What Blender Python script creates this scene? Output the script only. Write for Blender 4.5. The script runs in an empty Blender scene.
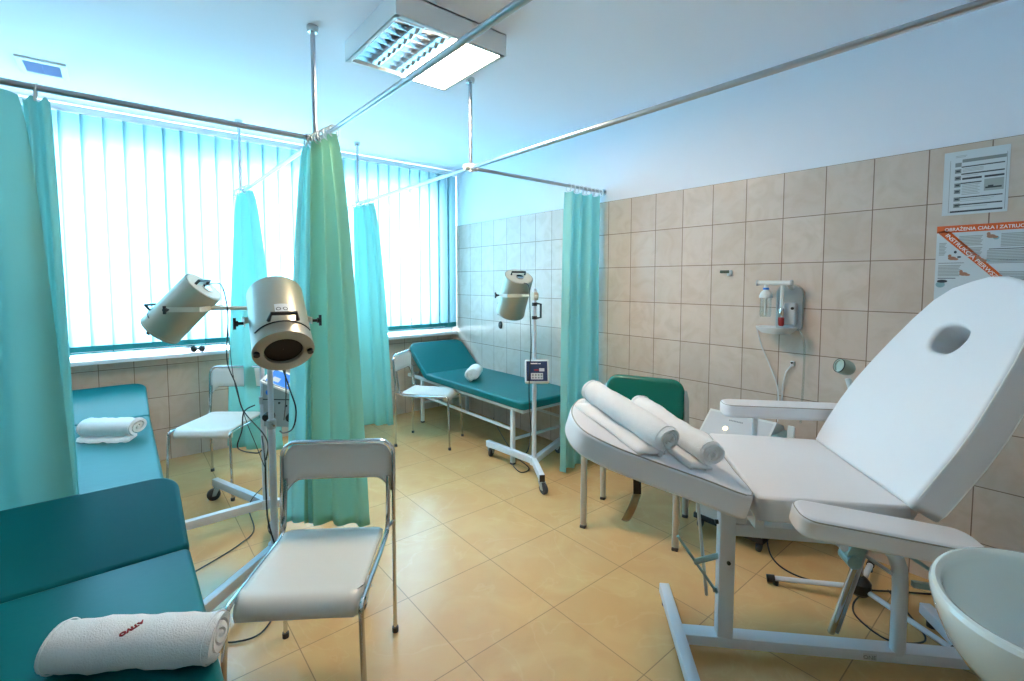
import bpy, bmesh, math, random
from mathutils import Vector, Matrix
random.seed(7)
scene = bpy.context.scene
COL = scene.collection
PI = math.pi
R = math.radians

# ------------------------------------------------------------------ camera
F, CX, CY = 472.9335, 512.0, 308.0351
YAW, PIT, CAMZ = 0.6926, 0.0576, 1.40
fwd = Vector((math.sin(YAW)*math.cos(PIT), math.cos(YAW)*math.cos(PIT), -math.sin(PIT)))
rgt = Vector((math.cos(YAW), -math.sin(YAW), 0))
upv = rgt.cross(fwd)
CAM = Vector((0, 0, CAMZ))
cam_d = bpy.data.cameras.new('camera')
cam = bpy.data.objects.new('camera', cam_d)
COL.objects.link(cam)
cam.matrix_world = Matrix(((rgt.x, upv.x, -fwd.x, 0), (rgt.y, upv.y, -fwd.y, 0), (rgt.z, upv.z, -fwd.z, CAMZ), (0, 0, 0, 1)))
cam_d.sensor_width = 36
cam_d.lens = F/1024*36
cam_d.shift_y = (CY-340.5)/1024
cam_d.clip_start = 0.02
scene.camera = cam

def ray(x, y): return rgt*((x-CX)/F) - upv*((y-CY)/F) + fwd
def onz(x, y, z): d = ray(x, y); return CAM + d*((z-CAMZ)/d.z)
def onx(x, y, X): d = ray(x, y); return CAM + d*(X/d.x)
def ony(x, y, Y): d = ray(x, y); return CAM + d*(Y/d.y)
def dep(x, y, D): return CAM + ray(x, y)*D

# ------------------------------------------------------------------ materials
MATS = {}
def mat(name, col, rough=.5, metal=0., bump=0., bscale=60, var=0., vscale=6, coat=0., spec=.5, sheen=0.):
    m = bpy.data.materials.new(name); m.use_nodes = True
    nt = m.node_tree; b = nt.nodes['Principled BSDF']
    b.inputs['Base Color'].default_value = (*col, 1)
    b.inputs['Roughness'].default_value = rough
    b.inputs['Metallic'].default_value = metal
    b.inputs['Specular IOR Level'].default_value = spec
    b.inputs['Coat Weight'].default_value = coat
    if sheen: b.inputs['Sheen Weight'].default_value = sheen
    tc = nt.nodes.new('ShaderNodeTexCoord')
    if var:
        n = nt.nodes.new('ShaderNodeTexNoise'); n.inputs['Scale'].default_value = vscale; n.inputs['Detail'].default_value = 4
        nt.links.new(tc.outputs['Object'], n.inputs['Vector'])
        mr = nt.nodes.new('ShaderNodeMapRange'); mr.inputs['To Min'].default_value = 1-var; mr.inputs['To Max'].default_value = 1+var
        nt.links.new(n.outputs['Fac'], mr.inputs['Value'])
        mx = nt.nodes.new('ShaderNodeVectorMath'); mx.operation = 'SCALE'; mx.inputs[0].default_value = col
        nt.links.new(mr.outputs['Result'], mx.inputs['Scale']); nt.links.new(mx.outputs['Vector'], b.inputs['Base Color'])
    if bump:
        n = nt.nodes.new('ShaderNodeTexNoise'); n.inputs['Scale'].default_value = bscale; n.inputs['Detail'].default_value = 3
        nt.links.new(tc.outputs['Object'], n.inputs['Vector'])
        bp = nt.nodes.new('ShaderNodeBump'); bp.inputs['Strength'].default_value = bump; bp.inputs['Distance'].default_value = .01
        nt.links.new(n.outputs['Fac'], bp.inputs['Height']); nt.links.new(bp.outputs['Normal'], b.inputs['Normal'])
    MATS[name] = m
    return m

mat('plaster', (.81, .84, .92), .9, bump=.05, bscale=120)
mat('ceiling_paint', (.87, .89, .98), .9)
mat('teal_vinyl', (.0, .125, .135), .40, bump=.04, bscale=25, var=.06, vscale=3, spec=.24)
mat('green_vinyl', (.0, .14, .10), .27, bump=.04, bscale=25)
mat('white_vinyl', (.75, .745, .765), .38, bump=.10, bscale=9)
mat('piping', (.93, .93, .9), .4)
mat('seam', (.32, .30, .26), .7)
mat('white_steel', (.62, .66, .72), .35, bump=.02, var=.03)
mat('bed_steel', (.66, .70, .72), .4, var=.03)
mat('chrome', (.56, .56, .56), .14, 1.0)
mat('steel', (.50, .52, .56), .28, 1.0, var=.05, vscale=20)
mat('grey_steel', (.48, .48, .46), .35, .6, var=.04)
mat('chair_plate', (.64, .62, .58), .33, bump=.02)
mat('lamp_shell', (.36, .345, .28), .36, .5, var=.04, vscale=12)
mat('lamp_cream', (.56, .52, .43), .4, var=.03)
mat('black', (.012, .012, .013), .4)
mat('rubber', (.05, .05, .055), .6)
mat('dark_glass', (.010, .005, .004), .35, spec=.2)
mat('towel', (.82, .82, .82), .95, bump=.35, bscale=300, var=.05, vscale=40, sheen=.3)
mat('plastic', (.66, .69, .69), .4)
mat('olive', (.05, .075, .05), .4)
mat('grey_plastic', (.40, .44, .45), .45)
mat('navy', (.015, .03, .10), .3)
mat('blue_panel', (.04, .22, .75), .3)
mat('light_grey', (.55, .57, .6), .5)
mat('red', (.35, .02, .02), .3)
mat('orange', (.70, .12, .025), .6)
mat('paper', (.62, .68, .72), .85)
mat('ink', (.06, .07, .08), .8)
mat('ink_mid', (.24, .27, .28), .8)
mat('ink_light', (.36, .40, .41), .8)
mat('text_white', (.85, .85, .85), .7)
mat('skin_print', (.45, .22, .15), .8)
mat('embroidery', (.28, .02, .03), .8)
mat('porcelain', (.68, .75, .74), .08, coat=.6)
mat('reflector', (.85, .87, .9), .15, 1.0)
mat('brown_metal', (.35, .27, .15), .35, .8)
mat('window_white', (.85, .88, .9), .35)
mat('sill', (.82, .86, .92), .25)
mat('green_bulb', (.33, .40, .34), .3)
mat('zinc', (.30, .48, .52), .35, .8, var=.1, vscale=40)
mat('vent_dark', (.45, .58, .85), .6)

def tube_glass():
    m = bpy.data.materials.new('lit_tube'); m.use_nodes = True
    b = m.node_tree.nodes['Principled BSDF']
    b.inputs['Emission Color'].default_value = (1, .78, .45, 1); b.inputs['Emission Strength'].default_value = 30
    MATS['lit_tube'] = m
tube_glass()
def glow(name, col, k):
    m = bpy.data.materials.new(name); m.use_nodes = True
    b = m.node_tree.nodes['Principled BSDF']; b.inputs['Base Color'].default_value = (.8, .8, .8, 1)
    b.inputs['Emission Color'].default_value = (*col, 1); b.inputs['Emission Strength'].default_value = k
    MATS[name] = m
glow('lit_diffuser', (1, .79, .58), 92)

def clear(name, col, alpha, rough=.05):
    m = bpy.data.materials.new(name); m.use_nodes = True; nt = m.node_tree
    out = nt.nodes['Material Output']; nt.nodes.remove(nt.nodes['Principled BSDF'])
    t = nt.nodes.new('ShaderNodeBsdfTransparent'); t.inputs[0].default_value = (*col, 1)
    g = nt.nodes.new('ShaderNodeBsdfGlossy'); g.inputs['Roughness'].default_value = rough
    mx = nt.nodes.new('ShaderNodeMixShader'); mx.inputs[0].default_value = alpha
    nt.links.new(t.outputs[0], mx.inputs[1]); nt.links.new(g.outputs[0], mx.inputs[2]); nt.links.new(mx.outputs[0], out.inputs[0])
    MATS[name] = m
clear('window_glass', (.97, .99, 1), .06)
clear('clear_plastic', (.85, .9, .9), .15, .1)

def cloth(name, dcol, tcol, fac, bump=.0):
    m = bpy.data.materials.new(name); m.use_nodes = True; nt = m.node_tree
    out = nt.nodes['Material Output']; b = nt.nodes['Principled BSDF']
    b.inputs['Base Color'].default_value = (*dcol, 1); b.inputs['Roughness'].default_value = .7
    b.inputs['Specular IOR Level'].default_value = .25
    t = nt.nodes.new('ShaderNodeBsdfTranslucent'); t.inputs[0].default_value = (*tcol, 1)
    tc = nt.nodes.new('ShaderNodeTexCoord'); n = nt.nodes.new('ShaderNodeTexNoise'); n.inputs['Scale'].default_value = 14
    nt.links.new(tc.outputs['Object'], n.inputs['Vector'])
    bp = nt.nodes.new('ShaderNodeBump'); bp.inputs['Strength'].default_value = bump; bp.inputs['Distance'].default_value = .01
    nt.links.new(n.outputs['Fac'], bp.inputs['Height'])
    nt.links.new(bp.outputs['Normal'], b.inputs['Normal'])
    mx = nt.nodes.new('ShaderNodeMixShader'); mx.inputs[0].default_value = fac
    nt.links.new(b.outputs[0], mx.inputs[1]); nt.links.new(t.outputs[0], mx.inputs[2]); nt.links.new(mx.outputs[0], out.inputs[0])
    MATS[name] = m
cloth('blind_cloth', (.18, .50, .48), (.118, .225, .268), .75)
cloth('blind_hem', (.03, .30, .31), (.012, .06, .07), .3)
cloth('curtain_teal', (.23, .58, .52), (.20, .50, .46), .40, .2)
cloth('curtain_pale', (.36, .74, .70), (.30, .66, .62), .45, .2)
cloth('curtain_green', (.34, .60, .38), (.22, .50, .40), .38, .2)

def tiles(name, axis, size, off, c1, c2, grout, mortar, rough, vein, veincol, bumpd=.0015, spec=.5):
    """axis: which object coordinates become u, v"""
    m = bpy.data.materials.new(name); m.use_nodes = True; nt = m.node_tree; N = nt.nodes; L = nt.links
    b = N['Principled BSDF']
    tc = N.new('ShaderNodeTexCoord'); sp = N.new('ShaderNodeSeparateXYZ'); L.new(tc.outputs['Object'], sp.inputs[0])
    cb = N.new('ShaderNodeCombineXYZ')
    for k in range(2):
        a = N.new('ShaderNodeMath'); a.operation = 'SUBTRACT'; a.inputs[1].default_value = off[k]-50*size[k]
        L.new(sp.outputs[axis[k]], a.inputs[0]); L.new(a.outputs[0], cb.inputs[k])
    br = N.new('ShaderNodeTexBrick'); br.offset = 0; br.squash = 1
    br.inputs['Scale'].default_value = 1; br.inputs['Brick Width'].default_value = size[0]; br.inputs['Row Height'].default_value = size[1]
    br.inputs['Mortar Size'].default_value = mortar; br.inputs['Mortar Smooth'].default_value = .1; br.inputs['Bias'].default_value = 0
    br.inputs['Color1'].default_value = (*c1, 1); br.inputs['Color2'].default_value = (*c2, 1); br.inputs['Mortar'].default_value = (*grout, 1)
    L.new(cb.outputs[0], br.inputs['Vector'])
    n = N.new('ShaderNodeTexNoise'); n.inputs['Scale'].default_value = vein[0]; n.inputs['Detail'].default_value = 6; n.inputs['Distortion'].default_value = vein[1]
    L.new(tc.outputs['Object'], n.inputs['Vector'])
    cr = N.new('ShaderNodeValToRGB'); cr.color_ramp.elements[0].position = vein[2]; cr.color_ramp.elements[1].position = vein[3]
    L.new(n.outputs['Fac'], cr.inputs[0])
    mx = N.new('ShaderNodeMix'); mx.data_type = 'RGBA'; mx.blend_type = 'MIX'
    sc = N.new('ShaderNodeMath'); sc.operation = 'MULTIPLY'; sc.inputs[1].default_value = vein[4]
    inv = N.new('ShaderNodeMath'); inv.operation = 'SUBTRACT'; inv.inputs[0].default_value = 1; L.new(br.outputs['Fac'], inv.inputs[1])
    m2 = N.new('ShaderNodeMath'); m2.operation = 'MULTIPLY'
    L.new(cr.outputs[0], sc.inputs[0]); L.new(sc.outputs[0], m2.inputs[0]); L.new(inv.outputs[0], m2.inputs[1])
    L.new(m2.outputs[0], mx.inputs[0]); L.new(br.outputs['Color'], mx.inputs[6]); mx.inputs[7].default_value = (*veincol, 1)
    last = mx.outputs[2]
    if len(vein) > 5:                      # thin pale veins
        w = N.new('ShaderNodeTexNoise'); w.inputs['Scale'].default_value = vein[5]; w.inputs['Detail'].default_value = 5; w.inputs['Distortion'].default_value = 1.2
        L.new(tc.outputs['Object'], w.inputs['Vector'])
        c2_ = N.new('ShaderNodeValToRGB'); e = c2_.color_ramp.elements
        e[0].position = .485; e[0].color = (0, 0, 0, 1); e[1].position = .515; e[1].color = (0, 0, 0, 1)
        k = e.new(.5); k.color = (1, 1, 1, 1)
        L.new(w.outputs['Fac'], c2_.inputs[0])
        s2 = N.new('ShaderNodeMath'); s2.operation = 'MULTIPLY'; s2.inputs[1].default_value = .08; L.new(c2_.outputs[0], s2.inputs[0])
        s3 = N.new('ShaderNodeMath'); s3.operation = 'MULTIPLY'; L.new(s2.outputs[0], s3.inputs[0]); L.new(inv.outputs[0], s3.inputs[1])
        m3 = N.new('ShaderNodeMix'); m3.data_type = 'RGBA'; L.new(s3.outputs[0], m3.inputs[0]); L.new(last, m3.inputs[6]); m3.inputs[7].default_value = (.85, .70, .42, 1)
        last = m3.outputs[2]
    L.new(last, b.inputs['Base Color'])
    b.inputs['Roughness'].default_value = rough; b.inputs['Specular IOR Level'].default_value = spec
    bp = N.new('ShaderNodeBump'); bp.inputs['Strength'].default_value = .6; bp.inputs['Distance'].default_value = bumpd; bp.invert = True
    L.new(br.outputs['Fac'], bp.inputs['Height']); L.new(bp.outputs['Normal'], b.inputs['Normal'])
    MATS[name] = m
WT = dict(c1=(.60, .50, .435), c2=(.655, .55, .48), grout=(.24, .17, .13), mortar=.0022, rough=.22, vein=(7, 1.5, .42, .68, .55), veincol=(.53, .42, .33))
tiles('tile_right', (1, 2), (.2044, .25), (2.108, 1.998), **WT)
tiles('tile_window', (0, 2), (.2022, .25), (.063, 1.998), **WT)
tiles('tile_floor', (0, 1), (.4535, .4535), (1.386, 1.389), c1=(.57, .355, .155), c2=(.61, .385, .17), grout=(.33, .22, .11), mortar=.0019, rough=.21,
      vein=(4.5, 1.0, .40, .75, .5, 2.2), veincol=(.66, .48, .22), spec=.5)

# ------------------------------------------------------------------ object helpers
def tag(o, label=None, cat=None, group=None, kind=None):
    if label: o['label'] = label
    if cat: o['category'] = cat
    if group: o['group'] = group
    if kind: o['kind'] = kind
    return o
def empty(name, loc=(0, 0, 0), rz=0., label=None, cat=None, group=None, kind=None):
    o = bpy.data.objects.new(name, None); COL.objects.link(o)
    o.location = loc; o.rotation_euler = (0, 0, rz); o.empty_display_size = .1
    return tag(o, label, cat, group, kind)
def copy_tree(o, parent=None):
    c = o.copy(); COL.objects.link(c)
    if parent is not None: c.parent = parent
    for ch in list(o.children): copy_tree(ch, c)
    return c

class MB:
    """collects shapes and links them as ONE mesh object"""
    def __init__(s): s.bm = bmesh.new(); s.mi = 0
    def _fin(s, vs, M=None):
        if M is not None:
            for v in vs: v.co = M @ v.co
        return s
    def box(s, c, size, rot=None, bev=0.):
        r = bmesh.ops.create_cube(s.bm, size=1)
        vs = r['verts']
        bmesh.ops.scale(s.bm, vec=size, verts=vs)
        if bev:
            es = list({e for v in vs for e in v.link_edges})
            q = bmesh.ops.bevel(s.bm, geom=es, offset=bev, segments=2, affect='EDGES', profile=.5)
            vs = list({v for f in q['faces'] for v in f.verts} | {v for v in vs if v.is_valid})
        M = Matrix.Translation(c)
        if rot is not None: M = M @ rot.to_4x4()
        for v in vs: v.co = M @ v.co
        for f in {f for v in vs for f in v.link_faces}: f.material_index = s.mi
        return s
    def bar(s, a, b, w, h, up=Vector((0, 0, 1)), bev=0.):
        a = Vector(a); b = Vector(b); d = (b-a); L = d.length; d.normalize()
        side = d.cross(Vector(up))
        if side.length < 1e-4: side = d.cross(Vector((1, 0, 0)))
        side.normalize(); u = side.cross(d)
        rot = Matrix((d, side, u)).transposed()
        return s.box((a+b)/2, (L, w, h), rot, bev)
    def tube(s, pts, r, n=10, ry=None, closed=False, caps=True, upref=None):
        pts = [Vector(p) for p in pts]; m = len(pts); rings = []
        rr = r if isinstance(r, (list, tuple)) else [r]*m
        prev = None
        for i, p in enumerate(pts):
            if closed: t = pts[(i+1) % m]-pts[(i-1) % m]
            else: t = pts[min(i+1, m-1)]-pts[max(i-1, 0)]
            t.normalize()
            if prev is None:
                a = Vector(upref) if upref else (Vector((0, 0, 1)) if abs(t.z) < .9 else Vector((1, 0, 0)))
                x = t.cross(a).normalized()
            else:
                x = (prev - t*prev.dot(t)).normalized()
            prev = x; y = t.cross(x)
            k = (ry/rr[i]) if ry else 1
            rings.append([s.bm.verts.new(p + x*math.cos(2*PI*j/n)*rr[i] + y*math.sin(2*PI*j/n)*rr[i]*k) for j in range(n)])
        M = m if closed else m-1
        for i in range(M):
            A, B = rings[i], rings[(i+1) % m]
            for j in range(n):
                f = s.bm.faces.new((A[j], A[(j+1) % n], B[(j+1) % n], B[j])); f.material_index = s.mi; f.smooth = True
        if caps and not closed:
            for q in (rings[0][::-1], rings[-1]):
                f = s.bm.faces.new(q); f.material_index = s.mi
        return s
    def lathe(s, prof, M=Matrix.Identity(4), n=28, cap0=False, cap1=False, sx=1., sy=1.):
        rings = [[s.bm.verts.new(M @ Vector((r*math.cos(2*PI*j/n)*sx, r*math.sin(2*PI*j/n)*sy, z))) for j in range(n)] for r, z in prof]
        for A, B in zip(rings, rings[1:]):
            for j in range(n):
                f = s.bm.faces.new((A[j], A[(j+1) % n], B[(j+1) % n], B[j])); f.smooth = True; f.material_index = s.mi
        if cap0: s.bm.faces.new(rings[0][::-1]).material_index = s.mi
        if cap1: s.bm.faces.new(rings[-1]).material_index = s.mi
        return s
    def cyl(s, a, b, r, n=20):
        return s.tube([a, b], r, n)
    def grid(s, fn, nu, nv, smooth=True):
        V = [[s.bm.verts.new(fn(i/nu, j/nv)) for j in range(nv+1)] for i in range(nu+1)]
        for i in range(nu):
            for j in range(nv):
                f = s.bm.faces.new((V[i][j], V[i+1][j], V[i+1][j+1], V[i][j+1])); f.smooth = smooth; f.material_index = s.mi
        return s
    def poly(s, pts):
        f = s.bm.faces.new([s.bm.verts.new(p) for p in pts]); f.material_index = s.mi
        return s
    def prism(s, pts, vec):
        vec = Vector(vec); A = [s.bm.verts.new(p) for p in pts]; B = [s.bm.verts.new(Vector(p)+vec) for p in pts]; n = len(pts)
        s.bm.faces.new(A[::-1]).material_index = s.mi; s.bm.faces.new(B).material_index = s.mi
        for j in range(n): s.bm.faces.new((A[j], A[(j+1) % n], B[(j+1) % n], B[j])).material_index = s.mi
        return s
    def build(s, name, m, parent=None, sharp=35, solid=0., sub=0):
        bmesh.ops.recalc_face_normals(s.bm, faces=s.bm.faces) if not solid else None
        for e in s.bm.edges:
            if len(e.link_faces) == 2 and e.calc_face_angle(0) > R(sharp): e.smooth = False
        for f in s.bm.faces: f.smooth = True
        me = bpy.data.meshes.new(name); s.bm.to_mesh(me); s.bm.free()
        for k in (m if isinstance(m, (list, tuple)) else [m]): me.materials.append(MATS[k])
        o = bpy.data.objects.new(name, me); COL.objects.link(o)
        if parent is not None: o.parent = parent
        if solid: md = o.modifiers.new('thickness', 'SOLIDIFY'); md.thickness = solid; md.offset = 0
        if sub: md = o.modifiers.new('subdivision', 'SUBSURF'); md.levels = sub; md.render_levels = sub
        return o

def arc(cx, cy, r, a0, a1, n=8): return [(cx+r*math.cos(R(a0+(a1-a0)*i/n)), cy+r*math.sin(R(a0+(a1-a0)*i/n))) for i in range(n+1)]
def rrect(x0, y0, x1, y1, rs):
    """rounded rectangle outline; rs = radii of corners (x1y1, x0y1, x0y0, x1y0)"""
    a, b, c, d = rs
    return arc(x1-a, y1-a, a, 0, 90)+arc(x0+b, y1-b, b, 90, 180)+arc(x0+c, y0+c, c, 180, 270)+arc(x1-d, y0+d, d, 270, 360)
def smooth_loop(pts, n=6):
    P = [Vector((p[0], p[1])) for p in pts]; m = len(P); out = []
    for i in range(m):
        a, b, c, d = P[i-1], P[i], P[(i+1) % m], P[(i+2) % m]
        for k in range(n):
            t = k/n
            out.append(tuple(.5*((2*b)+(c-a)*t+(2*a-5*b+4*c-d)*t*t+(3*b-a-3*c+d)*t**3)))
    return out
def slab(name, loops, thick, bev, m, parent, M, res=4, crown=0.):
    """padded slab from 2-D outlines (further outlines are holes), edges rounded; local z spans 0..thick"""
    cu = bpy.data.curves.new(name, 'CURVE'); cu.dimensions = '2D'; cu.fill_mode = 'BOTH'
    for lp in loops:
        sp = cu.splines.new('POLY'); sp.points.add(len(lp)-1); sp.use_cyclic_u = True
        for q, p in zip(sp.points, lp): q.co = (p[0], p[1], 0, 1)
    cu.extrude = thick/2-bev; cu.bevel_depth = bev; cu.bevel_resolution = res; cu.offset = -bev
    t = bpy.data.objects.new(name, cu); COL.objects.link(t)
    dg = bpy.context.evaluated_depsgraph_get(); dg.update()
    me = bpy.data.meshes.new_from_object(t.evaluated_get(dg))
    bpy.data.objects.remove(t); bpy.data.curves.remove(cu)
    bm = bmesh.new(); bm.from_mesh(me)
    bmesh.ops.remove_doubles(bm, verts=bm.verts, dist=1e-5)
    bmesh.ops.translate(bm, vec=(0, 0, thick/2), verts=bm.verts)
    bmesh.ops.recalc_face_normals(bm, faces=bm.faces)
    for f in bm.faces: f.smooth = True
    bm.transform(M); bm.to_mesh(me); bm.free()
    me.materials.clear(); me.materials.append(MATS[m]); me.name = name
    o = bpy.data.objects.new(name, me); COL.objects.link(o)
    if parent is not None: o.parent = parent
    wn = o.modifiers.new('normals', 'WEIGHTED_NORMAL'); wn.weight = 100
    return o
def frame(o, x, y, z):
    """4x4 from origin and axes"""
    x, y, z = Vector(x).normalized(), Vector(y).normalized(), Vector(z).normalized()
    return Matrix(((x.x, y.x, z.x, o[0]), (x.y, y.y, z.y, o[1]), (x.z, y.z, z.z, o[2]), (0, 0, 0, 1)))
def text(name, body, size, m, parent, M, width=None, ext=.0006, bold=0.):
    cu = bpy.data.curves.new(name, 'FONT'); cu.body = body; cu.size = size; cu.extrude = ext; cu.offset = bold
    t = bpy.data.objects.new(name, cu); COL.objects.link(t)
    dg = bpy.context.evaluated_depsgraph_get(); dg.update()
    me = bpy.data.meshes.new_from_object(t.evaluated_get(dg))
    bpy.data.objects.remove(t); bpy.data.curves.remove(cu)
    if width:
        xs = [v.co.x for v in me.vertices]; k = width/(max(xs)-min(xs)); me.transform(Matrix.Diagonal((k, 1, 1, 1)))
    me.transform(M); me.materials.clear(); me.materials.append(MATS[m]); me.name = name
    o = bpy.data.objects.new(name, me); COL.objects.link(o)
    if parent is not None: o.parent = parent
    return o

# ------------------------------------------------------------------ room
XW, YW, ZC = 2.87, 4.528, 2.591
XL, YB = -1.75, -0.50
WX0, WX1, WZ0, WZ1 = -1.0, 2.65, .855, 2.40          # window opening
def struct(o): o['kind'] = 'structure'; return o
struct(MB().box(((XL+XW)/2, (YB+YW)/2, -.05), (XW-XL+.4, YW-YB+.4, .1)).build('floor', 'tile_floor'))
struct(MB().box(((XL+XW)/2, (YB+YW)/2, ZC+.05), (XW-XL+.4, YW-YB+.4, .1)).build('ceiling', 'ceiling_paint'))
w = MB(); w.box((XW+.075+.006, (YB+YW)/2, (ZC+1.998)/2), (.15, YW-YB+.3, ZC-1.998)); w.mi = 1
w.box((XW+.075, (YB+YW)/2, .999), (.15, YW-YB+.3, 1.998)); struct(w.build('wall_right', ['plaster', 'tile_right']))
w = MB(); w.box((XL-.075, (YB+YW)/2, (ZC+1.998)/2), (.15, YW-YB+.3, ZC-1.998)); w.mi = 1
w.box((XL-.075, (YB+YW)/2, .999), (.15, YW-YB+.3, 1.998)); struct(w.build('wall_left', ['plaster', 'tile_right']))
w = MB(); w.box(((XL+XW)/2, YB-.075, (ZC+1.998)/2), (XW-XL, .15, ZC-1.998)); w.mi = 1
w.box(((XL+XW)/2, YB-.075, .999), (XW-XL, .15, 1.998)); struct(w.build('wall_back', ['plaster', 'tile_window']))
w = MB(); T = .14
w.box(((XL+XW)/2, YW+T/2, (ZC+WZ1)/2), (XW-XL, T, ZC-WZ1))
w.box((WX1+(XW-WX1)/2, YW+T/2, (WZ0+WZ1)/2), (XW-WX1, T, WZ1-WZ0))
w.mi = 1
w.box(((XL+WX0)/2, YW+T/2, (WZ0+WZ1)/2), (WX0-XL, T, WZ1-WZ0))
w.box(((XL+XW)/2, YW+T/2, WZ0/2-.01), (XW-XL, T, WZ0-.02))
struct(w.build('wall_window', ['plaster', 'tile_window']))

win = empty('window_1', (0, YW, 0), kind='structure')
w = MB(); yy = .06
for z, hh_ in ((WZ0+.055, .11), (WZ1-.035, .09)): w.box(((WX0+WX1)/2, yy, z), (WX1-WX0, .06, hh_), bev=.004)
for x in (WX0+.03, .42, WX1-.03): w.box((x, yy, (WZ0+WZ1)/2), (.06, .06, WZ1-WZ0), bev=.004)
w.build('window_frame', 'window_white', win)
MB().box(((WX0+WX1)/2, yy, (WZ0+WZ1)/2), (WX1-WX0-.06, .006, WZ1-WZ0-.08)).build('window_pane', 'window_glass', win)
w = MB(); w.box(((WX0+XW)/2-.01, -.052, .830), (XW-WX0-.01, .20, .032), bev=.006); w.build('window_sill', 'sill', win)

# ------------------------------------------------------------------ vertical blind
bl = empty('vertical_blind', (0, 4.40, 0), label='vertical blind with pale translucent turquoise fabric slats across the bright window', cat='blind')
h = MB(); h.box(((-1.05+2.86)/2, .0, 2.552), (2.86+1.05, .05, .045), bev=.005); h.box(((-1.05+2.86)/2, -.029, 2.545), (2.86+1.05, .008, .012)); h.build('head_rail', 'window_white', bl)
sx = [-.269, -.142, -.041, .075, .179]
x = -.269-.1115*6; k = 0
while x < 2.75:
    x0 = x+random.uniform(-.003, .003); wd = .127; tl = random.uniform(-3, 3)+9
    s = MB()
    def fn(u, v, x0=x0, tl=tl):
        lx = (u-.5)*.127
        return Vector((x0+.0557+lx*math.cos(R(tl)), lx*math.sin(R(tl))+.006*math.sin(PI*u), .893+v*(2.535-.893)))
    s.grid(fn, 6, 1)
    for f in s.bm.faces: f.material_index = 0
    sl = s.build('slat', 'blind_cloth', bl)
    g = MB(); g.grid(lambda u, v, fn=fn: fn(u, 0)+Vector((0, -.0025, v*.052)), 6, 1); g.build('slat_weight', 'blind_hem', sl)
    x += .1115; k += 1
h = MB(); h.tube([(-1.0, -.012, .905), (2.7, -.012, .905)], .0018, 6); h.build('link_chain', 'text_white', bl)

# ------------------------------------------------------------------ curtain rail frame
rl = empty('curtain_rail', (0, 0, 0), label='chrome ceiling-hung curtain rail frame dividing the room into treatment bays', cat='curtain rail')
RZ, RX1, RX2, RY1, RY2 = 2.072, .742, 1.638, 2.36, 4.05
def rail(a, b, r=.0115, m='steel'): MB().tube([a, b], r, 12).build('rail', m, rl)
rail((XL, RY1, RZ), (RX1, RY1, RZ), .0125); rail((RX1+.04, YB, RZ), (RX1, YW-.02, RZ), .0115)
rail((RX2, YB, RZ), (RX2, YW-.02, RZ)); rail((RX2, RY1, RZ), (XW, RY1, RZ))
for (x, y) in ((RX1, RY1), (RX2, RY1), (.727, 4.055), (1.622, 4.044)):
    p = MB().tube([(x, y, RZ), (x, y, ZC)], .011, 12).build('ceiling_post', 'steel', rl)
    MB().lathe([(.0115, ZC-.03), (.022, ZC-.028), (.026, ZC-.01), (.026, ZC-.0005)], Matrix.Translation((x, y, 0)), 20, True, True).build('flange', 'chrome', p)
for (x, y) in ((RX1, RY1), (RX2, RY1)):
    j = MB(); j.lathe([(.017, RZ-.024), (.0185, RZ-.02), (.0185, RZ+.02), (.017, RZ+.024)], Matrix.Translation((x, y, 0)), 18, True, True)
    j.tube([(x, y-.045, RZ), (x, y+.045, RZ)], .0165, 14); j.tube([(x-.045, y, RZ), (x+.045, y, RZ)], .0165, 14); j.build('joint', 'plastic' if x > 1 else 'chrome', rl)
for (x, y) in ((.742, 4.055), (1.638, 4.044)):
    MB().tube([(x, y-.03, RZ), (x, y+.03, RZ)], .016, 14).build('joint', 'chrome', rl)
for (x, y, d) in ((XW-.006, RY1, 'x'), (XL+.006, RY1, 'x'), (RX1, YB+.006, 'y'), (RX2, YB+.006, 'y')):
    e = Vector((.006, 0, 0)) if d == 'x' else Vector((0, .006, 0))
    MB().cyl(Vector((x, y, RZ))-e, Vector((x, y, RZ))+e, .024).build('wall_flange', 'chrome', rl)

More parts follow.
